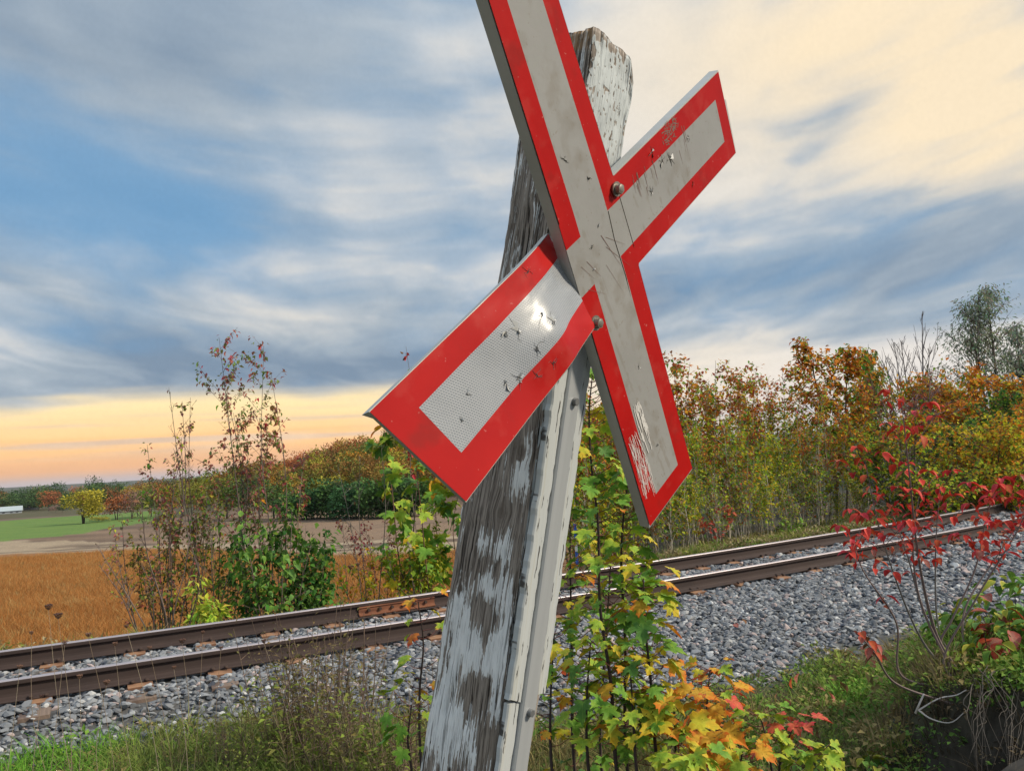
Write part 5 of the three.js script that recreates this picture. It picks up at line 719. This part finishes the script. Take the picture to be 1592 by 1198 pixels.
// thicket of young trees along the far side of the track
{
  const lo = [[3.4, CG], [5, CY], [3, CYY], [1.0, CD], [0.3, CR]], hi = [[3.2, CR], [2.4, CO], [1.2, CRR], [1.6, CY], [1.4, CG]], GR = 'young trees of the thicket behind the right part of the track';
  const base = { stems: 3, foot: 0.12, lean: 0.13, r0: 0.022, bark: [0.24, 0.21, 0.17], bark2: [0.48, 0.44, 0.37], branches: 16, base: 0.26, reach: 0.75, up: 1.1, sub: 2, fuzz: 0.09, leaf: 0.085, hang: 0.45, twig: 1.6 };
  const kinds = [{ h: 3.6, leaves: 1350, tint: two(lo, hi, 0.6, 0.75) }, { h: 3.3, leaves: 1250, stems: 4, tint: two(lo, [[2, CY], [2, CG], [1, CO]], 0.7, 0.8) }, { h: 3.8, leaves: 1150, tint: two([[2, CY], [2, CB], [2, CR], [1, CYY]], hi, 0.45, 0.6) }, { h: 2.6, leaves: 1100, stems: 4, tint: mixOf([[3, CYY], [4, CY], [2, CG]]) }, { h: 2.3, leaves: 760, stems: 5, tint: mixOf([[2, CB], [3, CY], [1, CR], [3, CG]]) }, { h: 3.5, leaves: 1000, base: 0.3, tint: two(lo, hi, 0.5, 0.65) }];
  const L = 'slender young tree with yellow-green leaves and rusty top in the thicket behind the track', protos = kinds.map((k, i) => tree('thicket_tree', i === 3 ? 'low yellow-leaved young tree in the thicket behind the track' : i === 4 ? 'low brownish bush with bare pale stems in the thicket behind the track' : L, 'young tree', i === 3 ? 'low yellow trees of the thicket' : i === 4 ? 'low brownish bushes of the thicket' : GR, V(0, 0, 0), 0, 1000 + i, { ...base, ...k }));
  const r = prng(2024), tops = [[905, 640, 5], [930, 610, 1], [955, 600, 0], [985, 585, 2], [1012, 560, 0], [1040, 543, 0], [1063, 556, 5], [1086, 562, 2], [1108, 580, 0], [1128, 590, 1], [1150, 572, 5], [1172, 566, 0], [1196, 568, 2], [1216, 584, 0], [1240, 622, 1], [1262, 600, 2], [1318, 610, 0], [1345, 620, 1]];
  const used = new Set(), ORD = ['first', 'second', 'third', 'fourth', 'fifth', 'sixth', 'seventh', 'eighth', 'ninth', 'tenth', 'eleventh', 'twelfth', 'thirteenth'], put = (px, py, i, q, label) => { const b = column(px, q), h = heightTo(b, py), s = h / kinds[i].h, sc = V(s * (0.85 + r() * 0.25), s, s * (0.85 + r() * 0.25)), turn = r() * 6.3; if (!used.has(i)) { used.add(i); protos[i].position.copy(b); protos[i].rotation.y = turn; protos[i].scale.copy(sc); } else { const o = twin(protos[i], b, turn, sc, label); if (label) delete o.userData.group; } };
  let nth = 0;
  for (const i of [0, 1, 2, 5]) put(880 + i * 9, 640, i, 14.5);
  for (const [px, py, i] of tops) put(px, py, i, 13.6 + r() * 1.2, px > 1060 ? 'thicket tree with its rusty tip against the sky, ' + ORD[nth++] + ' right of the sign' : undefined);
  for (let px = 898, k = 0; px < 1345; px += 21 + r() * 9, k++) put(px, 640 + r() * 70, [3, 1, 0, 4, 2, 3][k % 6], 12.6 + r() * 0.7);
  for (let px = 905, k = 0; px < 1340; px += 34 + r() * 12, k++) put(px, 715 + r() * 50, [4, 3, 4][k % 3], 12.3 + r() * 0.4);
  for (let px = 915, k = 0; px < 1345; px += 44 + r() * 12, k++) put(px, 590 + r() * 50, [1, 0, 2][k % 3], 15.5 + r() * 1.5);
  const f = tree('lime_shoot', 'small lime green feathery shoot at the foot of the thicket beside the far rail', 'plant', null, column(1222, 11.9), 0, 71, { h: 0.5, stems: 4, foot: 0.03, lean: 0.5, r0: 0.008, bark: [0.2, 0.25, 0.05], branches: 4, base: 0.4, reach: 0.16, up: 0.3, sub: 0, fuzz: 0.05, leaf: 0.12, leaves: 120, wid: 0.3, tint: mixOf([[1, [0.22, 0.36, 0.06]], [1, [0.30, 0.40, 0.08]]]) });
  tree('red_sapling', 'sparse sapling with dull red leaves in front of the thicket, right of the sign tip', 'sapling', null, column(1105, 11.9), 0.4, 72, { h: 0.9, stems: 2, foot: 0.05, lean: 0.3, r0: 0.008, bark: [0.2, 0.13, 0.1], branches: 8, base: 0.5, reach: 0.4, up: 0.5, sub: 1, fuzz: 0.06, leaf: 0.09, leaves: 110, tint: mixOf([[2, [0.42, 0.09, 0.06]], [1, [0.5, 0.17, 0.10]]]) });
}
// larger trees farther right
{
  const T = (name, label, px, depth, py, seed, o) => { const b = spot(px, depth), h = heightTo(b, py); return tree(name, label, 'tree', null, b, seed, seed, { h, trunkName: 'trunk', crownName: 'crown', stems: 2, foot: 0.15, lean: 0.12, r0: h * 0.012, sides: 7, bark: [0.10, 0.08, 0.065], branches: 34, base: 0.22, reach: h * 0.34, shape: (t) => Math.sin(Math.PI * clamp(0.12 + t * 0.86)) , up: 0.7, sub: 3, fuzz: h * 0.035, leaf: 0.15, leaves: 4200, twig: 3, ...o }); };
  T('autumn_tree', 'upright orange and green tree with a ragged top right of the thicket', 1302, 23, 528, 61, { reach: 1.0, leaves: 3600, leaf: 0.14, tint: two([[3, CG], [3, CO], [2, CY]], [[4, CO], [2, CR], [1.5, CG], [1, CY]], 0.5, 0.7) });
  T('green_tree', 'yellow-green drooping tree just right of the orange upright one', 1362, 26, 546, 62, { reach: 1.2, leaves: 3200, leaf: 0.15, hang: 1.2, wid: 0.4, tint: two([[3, CG], [2, CY], [1, CD]], [[3, [0.20, 0.22, 0.05]], [2, CO], [2, CG]], 0.5, 0.7) });
  T('bare_tree', 'leafless grey tree with fanned upright branches against the sky', 1418, 34, 488, 63, { stems: 6, foot: 0.5, lean: 0.20, r0: 0.07, branches: 12, base: 0.35, reach: 1.6, up: 2.6, sub: 3, crook: 0.5, leaves: 0, twig: 5, bark: [0.20, 0.18, 0.18], tint: mixOf([[1, CB]]) });
  T('pale_tree', 'tall pale grey-green willow-like tree at the right edge, above all others', 1540, 48, 440, 64, { stems: 3, reach: 2.1, leaves: 4200, leaf: 0.24, wid: 0.32, hang: 0.9, base: 0.3, lean: 0.1, up: 1.0, tint: mixOf([[3, [0.24, 0.28, 0.19]], [2, [0.36, 0.40, 0.30]], [1, [0.13, 0.17, 0.10]]]) });
  T('pale_tree', 'second pale grey-green tree cut by the right picture edge', 1625, 50, 500, 65, { stems: 3, reach: 2.8, leaves: 4500, leaf: 0.28, wid: 0.32, hang: 0.9, base: 0.3, tint: mixOf([[3, [0.24, 0.28, 0.19]], [2, [0.36, 0.40, 0.30]]]) });
  T('orange_tree', 'broad bright orange tree below the pale willow-like tree', 1545, 29, 578, 66, { stems: 4, reach: 2.2, leaves: 6000, leaf: 0.16, lean: 0.35, tint: mixOf([[5, CO], [2, [0.42, 0.14, 0.025]], [2, CYY], [1, CG]]) });
  T('orange_tree', 'orange-brown tree left of the dark round green bush', 1470, 31, 585, 67, { stems: 4, reach: 1.6, leaves: 4200, leaf: 0.16, lean: 0.28, tint: mixOf([[3, CO], [2, CR], [2, CY], [2, CG]]) });
  T('green_bush', 'dark round green bush set into the orange trees at the right edge', 1562, 24.5, 615, 68, { stems: 4, reach: 1.2, leaves: 3600, leaf: 0.12, lean: 0.3, tint: mixOf([[4, CD], [3, CG], [1, CY]]) });
  T('dark_shrub', 'dark green shrub behind the top of the red-leaved shrub', 1480, 21, 660, 69, { stems: 4, reach: 0.9, leaves: 3000, leaf: 0.11, lean: 0.3, base: 0.1, tint: mixOf([[4, CD], [3, CG], [1, CY]]) });
  T('mauve_bush', 'twiggy mauve-brown young tree below the leafless grey tree', 1425, 22, 575, 70, { stems: 5, reach: 0.8, leaves: 900, leaf: 0.11, lean: 0.2, r0: 0.03, bark: [0.22, 0.16, 0.16], tint: mixOf([[3, [0.20, 0.08, 0.07]], [2, CR], [1, CG]]) });
  T('yellow_shrub', 'yellow-green shrub with orange top behind the far rail at the right', 1390, 18.5, 640, 73, { stems: 5, reach: 0.8, leaves: 3200, leaf: 0.1, lean: 0.26, base: 0.1, tint: two([[4, CY], [3, CG], [2, CYY]], [[3, CO], [3, CY], [1, CR]], 0.6, 0.8) });
  T('yellow_shrub', 'yellow and orange shrub right of the dark green shrub', 1530, 19, 655, 74, { stems: 6, reach: 1.0, leaves: 4600, leaf: 0.1, lean: 0.4, base: 0.08, tint: mixOf([[4, CYY], [3, CO], [2, CY], [1, CG]]) });
  T('orange_shrub', 'glowing orange shrub at the right picture edge behind the rails', 1592, 20, 640, 75, { stems: 6, reach: 1.1, leaves: 4600, leaf: 0.1, lean: 0.4, base: 0.08, tint: mixOf([[5, CO], [2, CYY], [1, CY]]) });
  T('yellow_shrub', 'low yellow-green shrub at the rail side below the dark green shrub', 1455, 17.5, 735, 76, { stems: 6, reach: 0.7, leaves: 2600, leaf: 0.09, lean: 0.4, base: 0.08, tint: mixOf([[4, CY], [2, CYY], [2, CG], [1, CB]]) });
  T('yellow_shrub', 'low gold and green shrub above the far rail at the right edge', 1560, 18, 725, 77, { stems: 6, reach: 0.8, leaves: 3000, leaf: 0.09, lean: 0.4, base: 0.08, tint: mixOf([[4, CY], [3, CYY], [2, CO], [1, CG]]) });
}
// saplings and bushes behind the left part of the track
{
  const B = (name, label, cat, px, q, py, seed, o) => { const b = column(px, q), h = heightTo(b, py); return tree(name, label, cat, null, b, seed * 1.3, seed, { h, stems: 3, foot: 0.1, lean: 0.14, r0: 0.016, bark: [0.10, 0.075, 0.065], bark2: [0.20, 0.15, 0.13], branches: 14, base: 0.3, reach: 0.55, up: 1.3, sub: 2, fuzz: 0.05, leaf: 0.07, hang: 0.7, twig: 1.2, ...o }); };
  const redTop = [[2, [0.34, 0.13, 0.11]], [3, [0.24, 0.26, 0.08]], [1, [0.44, 0.2, 0.13]]];
  B('red_tipped_sapling', 'tall slim sapling with dark red leaves at its top, highest left of the sign', 'sapling', 388, 12.6, 520, 81, { stems: 4, lean: 0.08, foot: 0.14, reach: 1.0, up: 1.0, shape: (t) => 1.05 - 0.72 * t, branches: 18, leaves: 1500, leaf: 0.068, fuzz: 0.05, base: 0.36, sub: 3, list: OVAL, aspect: 0.8, mix: { g: 3, d: 2, p: 1.5 }, top: { g: 2, p: 2.5, c: 1 }, tint: mixOf(redTop) });
  B('red_tipped_sapling', 'sapling with drooping reddish leaves just right of the tallest one', 'sapling', 432, 12.9, 588, 82, { stems: 3, lean: 0.14, reach: 0.7, branches: 9, leaves: 700, leaf: 0.07, fuzz: 0.04, base: 0.42, list: OVAL, aspect: 0.75, mix: { g: 3, d: 1, p: 1 }, top: { p: 3, g: 2, c: 0.7 }, tint: mixOf(redTop) });
  B('twiggy_sapling', 'leftmost red-brown twiggy sapling against the yellow sky', 'sapling', 236, 13.0, 668, 83, { stems: 5, lean: 0.2, leaves: 700, leaf: 0.055, fuzz: 0.03, base: 0.35, reach: 0.5, tint: mixOf([[2, [0.40, 0.17, 0.14]], [2, [0.30, 0.26, 0.10]], [1, CY]]) });
  B('twiggy_sapling', 'red-brown twiggy sapling with a pointed leafy crown left of the bare one', 'sapling', 272, 12.9, 618, 84, { stems: 4, lean: 0.1, leaves: 800, leaf: 0.058, fuzz: 0.035, base: 0.4, reach: 0.5, tint: mixOf([[2, [0.38, 0.14, 0.12]], [2, [0.28, 0.25, 0.09]], [1, CG]]) });
  B('bare_sapling', 'almost leafless thin sapling between the twiggy ones and the tallest', 'sapling', 318, 12.8, 596, 85, { stems: 5, lean: 0.15, leaves: 50, leaf: 0.05, fuzz: 0.02, base: 0.4, reach: 0.6, up: 2, tint: mixOf(redTop) });
  B('bare_sapling', 'bare brown stems leaning left over the orange field', 'sapling', 258, 11.9, 770, 86, { stems: 7, lean: 0.5, foot: 0.06, leaves: 70, leaf: 0.055, base: 0.5, reach: 0.35, tint: mixOf([[1, CB], [1, [0.2, 0.2, 0.04]]]) });
  B('olive_bush', 'olive and brown bush below the twiggy saplings at the left', 'bush', 262, 13.2, 742, 87, { stems: 6, lean: 0.25, leaves: 1500, leaf: 0.07, fuzz: 0.09, base: 0.15, reach: 0.5, tint: mixOf([[3, [0.17, 0.16, 0.045]], [2, CG], [2, CB], [1.2, [0.34, 0.14, 0.07]], [1, CY]]) });
  B('olive_bush', 'olive bush with yellow leaves between the bare sapling and the dark green bush', 'bush', 335, 13.3, 735, 88, { stems: 6, lean: 0.2, leaves: 1300, leaf: 0.07, fuzz: 0.09, base: 0.15, reach: 0.5, tint: mixOf([[3, [0.16, 0.18, 0.05]], [2, CG], [2, CB], [1, CO], [1, CY]]) });
  B('green_bush', 'dense dark green bush with broad leaves right behind the far rail', 'bush', 428, 11.95, 785, 89, { stems: 7, lean: 0.24, foot: 0.12, reach: 0.55, branches: 12, leaves: 420, leaf: 0.10, fuzz: 0.10, base: 0.08, up: 0.7, list: WIDE, mix: { d: 4, g: 4 }, top: { d: 3, g: 3 }, tint: mixOf([[1, CG]]) });
  B('green_bush', 'rear half of the dense green bush, with smaller dark leaves', 'bush', 458, 12.3, 815, 90, { stems: 6, lean: 0.16, leaves: 1700, leaf: 0.09, fuzz: 0.10, base: 0.05, reach: 0.5, up: 0.7, tint: mixOf([[3, CD], [4, [0.10, 0.22, 0.055]], [3, CG]]) });
  B('green_bush', 'left half of the dense green bush, leaves pointing down', 'bush', 402, 12.2, 812, 98, { stems: 5, lean: 0.14, leaves: 1100, leaf: 0.10, fuzz: 0.10, base: 0.05, reach: 0.55, up: 0.7, tint: mixOf([[3, CD], [4, [0.10, 0.22, 0.055]], [3, CG]]) });
  B('lime_shoot', 'lime green shoot standing in front of the left bushes', 'plant', 316, 11.7, 888, 91, { stems: 4, lean: 0.3, foot: 0.03, leaves: 260, leaf: 0.13, wid: 0.36, fuzz: 0.06, base: 0.4, reach: 0.2, r0: 0.008, bark: [0.2, 0.24, 0.05], up: 0.4, tint: mixOf([[1, [0.42, 0.55, 0.07]], [1, [0.52, 0.58, 0.08]]]) });
  B('pale_sapling', 'thin pale leafless stems right of the dark green bush', 'sapling', 558, 12.4, 690, 92, { stems: 4, lean: 0.10, foot: 0.1, leaves: 24, leaf: 0.05, base: 0.35, reach: 0.55, up: 1.2, r0: 0.013, bark: [0.30, 0.27, 0.24], bark2: [0.16, 0.13, 0.11], tint: mixOf([[1, CB]]) });
  B('yellow_shrub', 'yellow-green shrub at the far rail left of the post', 'shrub', 640, 12.0, 826, 93, { stems: 7, lean: 0.35, leaves: 1300, leaf: 0.085, fuzz: 0.07, base: 0.2, reach: 0.45, tint: mixOf([[4, [0.24, 0.29, 0.035]], [2, CY], [1, CYY], [1, CG]]) });
  B('yellow_shrub', 'small yellow shrub in front of the orange field, left of the post', 'shrub', 588, 12.6, 850, 94, { stems: 6, lean: 0.35, leaves: 800, leaf: 0.075, fuzz: 0.07, base: 0.25, reach: 0.4, tint: mixOf([[3, CY], [3, CYY], [1, CO]]) });
  B('broad_leaved_sapling', 'sapling with broad yellow-green leaves beside the bottom corner of the bent arm', 'sapling', 668, 12.0, 648, 95, { stems: 4, lean: 0.16, foot: 0.15, r0: 0.018, bark: [0.13, 0.05, 0.04], branches: 10, leaves: 230, leaf: 0.20, fuzz: 0.12, base: 0.2, reach: 0.6, up: 0.6, hang: 0.9, list: LOBED, mats: ML, mix: { yg: 4, g: 4, d: 1, y: 1 }, top: { yg: 3, g: 2, o: 0.7, d: 2 }, tint: mixOf([[1, CY]]) });
  B('tall_sapling', 'slim sapling whose dark tip shows above the left corner of the bent arm', 'sapling', 632, 13.0, 538, 96, { stems: 2, lean: 0.05, branches: 9, leaves: 90, leaf: 0.09, fuzz: 0.03, base: 0.6, reach: 0.4, list: OVAL, mix: { d: 2, c: 2 }, top: { c: 2, d: 2, b: 1 }, tint: mixOf(redTop) });
  B('red_shrub', 'small dark red shrub at the edge of the field, far left of the post', 'shrub', 580, 22, 795, 97, { stems: 5, lean: 0.4, leaves: 500, leaf: 0.09, fuzz: 0.1, base: 0.2, reach: 0.6, tint: mixOf([[3, [0.16, 0.035, 0.04]], [1, [0.25, 0.05, 0.05]], [1, CB]]) });
  // low green and dry growth along the far verge, and the standing crop
  const r = prng(3131), low = [], dry = [], crop = [];
  for (let k = 0; k < 11000; k++) { const s = -5 + r() * 26, q = 11.0 + Math.pow(r(), 1.3) * 2.6, p = track(s, q), v = project(V(p.x, 1, p.z)); if (v[0] < -500 || v[0] > 1900 || v[2] < 2) continue; p.y = height(p.x, p.z) - 0.01; const n = fbm(p.x * 0.8, p.z * 0.8, 3, 33); (r() < 0.45 + (n - 0.5) ? low : dry).push([p.x, p.y, p.z, 0.8 + r() * 1.3, r() < 0.5 ? mix3([0.10, 0.20, 0.035], [0.32, 0.33, 0.07], r()) : mix3([0.24, 0.18, 0.09], [0.44, 0.36, 0.20], r())]); }
  scatter('grass', 'dry and green grass along the far side of the rails', TUFTS, GRASS, dry, 'grass'); scatter('ground_cover', 'low leafy growth along the far side of the rails', CLUMPS, GRASS, low, 'ground cover');
  for (let k = 0; k < 95000; k++) { const d = 12.5 * Math.pow(5.2, Math.pow(r(), 0.72)), px = -520 + r() * 1240, p = spot(px, d), [, q] = sq(p.x, p.z), t = p.x / -p.z; if (q < 12.6 || d > lerp(80, 42, sm(-0.62, -0.16, t)) * 0.93 || t > 0.05) continue; const n = fbm(p.x * 0.35, p.z * 0.35, 3, 21); crop.push([p.x, p.y, p.z, 1.2 + r() * 1.1 + d * 0.03, r() < 0.12 ? [0.42, 0.33, 0.14] : mix3([0.34, 0.13, 0.035], [0.58, 0.30, 0.10], r() * 0.5 + n * 0.5)]); }
  scatter('crop', 'ripe rusty orange crop standing in the field behind the left of the track', TUFTS, GRASS, crop, 'crop');
}

// ---------------------------------------------------------------- the distance
function crown(seed, w, h, n, leaf, lift = 0.25) { const r = prng(seed), m = new TM(), cl = []; for (let k = 0; k < 14; k++) { const a = r() * 6.28, z = r(); cl.push([V(Math.cos(a) * w * 0.36 * Math.sqrt(r()), h * (lift + (1 - lift) * (0.2 + 0.66 * z)), Math.sin(a) * w * 0.36 * Math.sqrt(r())), (0.20 + r() * 0.16) * w, 0.75 + r() * 0.5]); } for (let k = 0; k < n; k++) { const [c, R, g0] = cl[(r() * 14) | 0], d = rv(r).normalize(), p = c.clone().addScaledVector(d, R * Math.pow(r(), 0.35)), g = g0 * (0.75 + r() * 0.5), out = d.clone().add(rv(r, 0.6)).normalize(); m.leaf(p, out, UP.clone().add(rv(r, 0.8)), leaf * (0.6 + r() * 0.8), leaf * 0.75, [g, g, g]); } return m.geo(); }
function trunk(h, r0, n, seed) { const r = prng(seed), m = new TM(); for (let k = 0; k < n; k++) { const a = r() * 6.28, e = V(Math.cos(a) * h * 0.16 * (n > 1 ? 1 : 0.2), h * 0.72, Math.sin(a) * h * 0.16 * (n > 1 ? 1 : 0.2)); m.tube(curve([V(Math.cos(a) * r0, -0.2, Math.sin(a) * r0), e.clone().multiplyScalar(0.45).add(rv(r, 0.03 * h)), e], 6), r0, r0 * 0.25, 5, [0.06, 0.045, 0.04], false); } return m.geo(); }
const tinted = (c) => leafy({ color: col(...c), transmission: 0.25 });
{
  const CR1 = [1, 2, 3].map((k) => crown(k * 23, 6.5, 8, 900, 0.5)), DT = { olive: [0.24, 0.24, 0.045], rust: [0.40, 0.145, 0.06], orange: [0.58, 0.23, 0.04], green: [0.10, 0.17, 0.045], dark: [0.045, 0.09, 0.04], gold: [0.42, 0.36, 0.045], mauve: [0.33, 0.20, 0.17] }, DM = Object.fromEntries(Object.entries(DT).map(([k, c]) => [k, tinted(c)]));
  const far = (label, px, py, topPy, w, tone, seed, group, n = 1, name = 'distant_tree') => { const b = ground(px, py, 40, 1500), h = heightTo(b, topPy), t = thing(name, label, 'tree', b, seed, group), k = h / 8; const c = mesh('crown', CR1[seed % 3], DM[tone], t); c.scale.set(w * depthOf(b) / FOCAL / 5.2, k * 1.06, w * depthOf(b) / FOCAL / 5.2); mesh('trunk', trunk(h, h * 0.024, n, seed), BARK, t); return t; };
  far('rounded yellow-green tree with forked trunk at the edge of the green field', 129, 814, 768, 46, 'gold', 4, null, 4);
  scene.children[scene.children.length - 1].children[0].geometry = crown(91, 6.2, 8, 2400, 0.42, 0.3);
  far('orange-red tree right of the rounded yellow-green one', 181, 808, 771, 30, 'rust', 7, null, 2);
  far('bare mauve tree behind the orange-red one', 205, 806, 766, 26, 'mauve', 9, null, 2);
  far('low yellow-green bush between the yellow-green and the orange-red trees', 153, 811, 803, 26, 'gold', 10, null, 2, 'distant_bush');
  far('dark green bush left of the rounded yellow-green tree', 96, 797, 787, 14, 'dark', 11, null, 2, 'distant_bush');
  const row = [[2, 796, 777, 22, 'rust'], [15, 795, 780, 18, 'orange'], [25, 793, 771, 20, 'dark'], [34, 793, 774, 18, 'rust'], [47, 793, 772, 24, 'olive'], [60, 793, 774, 22, 'green'], [76, 794, 766, 26, 'rust'], [86, 796, 786, 14, 'mauve'], [98, 790, 770, 20, 'green'], [108, 789, 768, 22, 'dark'], [120, 788, 768, 22, 'green'], [143, 787, 768, 22, 'dark'], [160, 786, 768, 24, 'green'], [176, 785, 766, 24, 'olive'], [214, 803, 772, 26, 'olive'], [236, 803, 764, 30, 'green'], [258, 803, 758, 30, 'rust'], [282, 803, 752, 34, 'olive']];
  row.forEach(([px, py, tp, w, c], i) => far('small ' + { rust: 'rust-coloured', orange: 'orange', dark: 'dark green', olive: 'olive', green: 'green', mauve: 'mauve' }[c] + ' tree in the far tree line left', px, py, tp, w, c, 20 + i, 'trees of the far tree line'));
  // low barn and two houses
  const roofs = std({ color: col(0.40, 0.45, 0.46), roughness: 0.5, metalness: 0.2 }), wallW = std({ color: col(0.27, 0.30, 0.33), roughness: 0.8 }), dark = std({ color: col(0.07, 0.075, 0.09), roughness: 0.8 });
  const house = (name, label, px, py, wpx, hpx, roofpx, turn, wallM, roofM) => { const b = ground(px, py, 60, 1500), k = depthOf(b) / FOCAL, W = wpx * k, H = hpx * k, R = roofpx * k, D = W * 0.6, t = thing(name, label, 'building', b, turn), wg = new THREE.BoxGeometry(W, H + 1, D); wg.translate(0, (H - 1) / 2, 0); mesh('wall', wg, wallM, t); const s = new THREE.Shape(); s.moveTo(-D / 2 - 0.5, 0); s.lineTo(D / 2 + 0.5, 0); s.lineTo(0, R); s.closePath(); const rg = new THREE.ExtrudeGeometry(s, { depth: W + 0.8, bevelEnabled: false }); rg.translate(0, H, -(W + 0.8) / 2); rg.rotateY(Math.PI / 2); mesh('roof', rg, roofM, t); for (const q of [-0.3, 0.05, 0.3]) { const o = new THREE.BoxGeometry(W * 0.11, H * 0.42, 0.08); o.translate(W * q, H * 0.45, D / 2 + 0.03); mesh('window', o, dark, t); } return t; };
  house('barn', 'low pale barn with a silvery metal roof beside the green field', 16, 798, 30, 4, 7, 0.5, wallW, roofs); house('house', 'small dark house in the tree line right of the barn', 48, 792, 18, 5, 4, 0.2, dark, dark); house('house', 'tiny white house between dark trees in the far tree line', 94, 786, 5, 4, 4, 1.2, wallW, dark);
  // dark green hedge between the fields and the wooded hill
  const hb = crown(77, 4.2, 4.2, 1300, 0.34, 0.0), hm = [tinted([0.06, 0.15, 0.055]), tinted([0.10, 0.20, 0.055]), tinted([0.08, 0.13, 0.05])]; let first = null; const r = prng(66);
  for (let px = 440, k = 0; px < 660; px += 11, k++) { const b = ground(px + r() * 5, 806 - (px - 440) * 0.02 + r() * 3, 30, 300), h = heightTo(b, 768 - 24 * sm(430, 520, px) - 4 * sm(560, 640, px) + r() * 14), t = thing('hedge_bush', 'dark green bush in the dense hedge below the wooded hill', 'bush', b, r() * 6, 'bushes of the hedge below the hill'), c = mesh('foliage', hb, hm[k % 3], t); c.scale.set(h / 4.2 * 1.15, h / 4.2, h / 4.2 * 1.15); }
  for (const [px, tp, tone, i] of [[352, 738, 'olive', 1], [378, 742, 'green', 2], [404, 748, 'dark', 3], [426, 752, 'green', 4], [318, 748, 'olive', 5]]) far(['olive', 'green', 'dark green', 'second green', 'second olive'][i - 1] + ' bush left of the dense hedge, below the wooded hill', px, 806, tp, 44, tone, 50 + i, null, 2, 'distant_bush');
  // woodland on the hill: one mass
  const wood = []; const tones = [[4, DT.olive], [3, DT.rust], [1.6, DT.orange], [2.5, [0.13, 0.10, 0.035]], [2, DT.gold], [2, DT.green], [1, [0.30, 0.10, 0.03]]], mx = mixOf(tones);
  for (let k = 0; k < 5200; k++) { const t = -0.47 + r() * 0.62, d = 150 + Math.pow(r(), 1.4) * 420, x = t * d, z = -d; if (sm(-0.46, 0.02, t) * 14 * sm(150, 265, d) < 0.8 + r() * 1.2 && d < 300) continue; if (wood.length > 2600) break; const cl = fbm(x * 0.03, z * 0.03, 2, 7); wood.push([x, height(x, z) - 0.4, z, 0.55 + r() * 0.55, mix3(mx(0, r), cl > 0.5 ? DT.olive : DT.rust, 0.4)]); }
  scatter('woodland', 'autumn woodland covering the low hill behind the fields', CR1, leafy({ transmission: 0.2 }), wood, 'woodland');
  // far-off wooded plain
  const pl = []; for (let k = 0; k < 1500; k++) { const a = rad(-36 + r() * 30), d = 520 + Math.pow(r(), 1.2) * 1500, x = Math.sin(a) * d, z = -Math.cos(a) * d; pl.push([x, height(x, z) - 0.5, z, 0.9 + r() * 0.9, mix3(DT.green, r() < 0.3 ? DT.rust : DT.dark, r())]); }
  scatter('far_woods', 'dark woods on the far plain at the horizon', CR1, leafy({ transmission: 0.2 }), pl, 'woods');
}

// evening haze over the far plain
scene.fog = new THREE.FogExp2(new THREE.Color().setRGB(0.62, 0.66, 0.74), HAZE);

scene.traverse((o) => { if (o.isMesh) { o.castShadow = true; o.receiveShadow = true; } });
renderer.render(scene, camera);
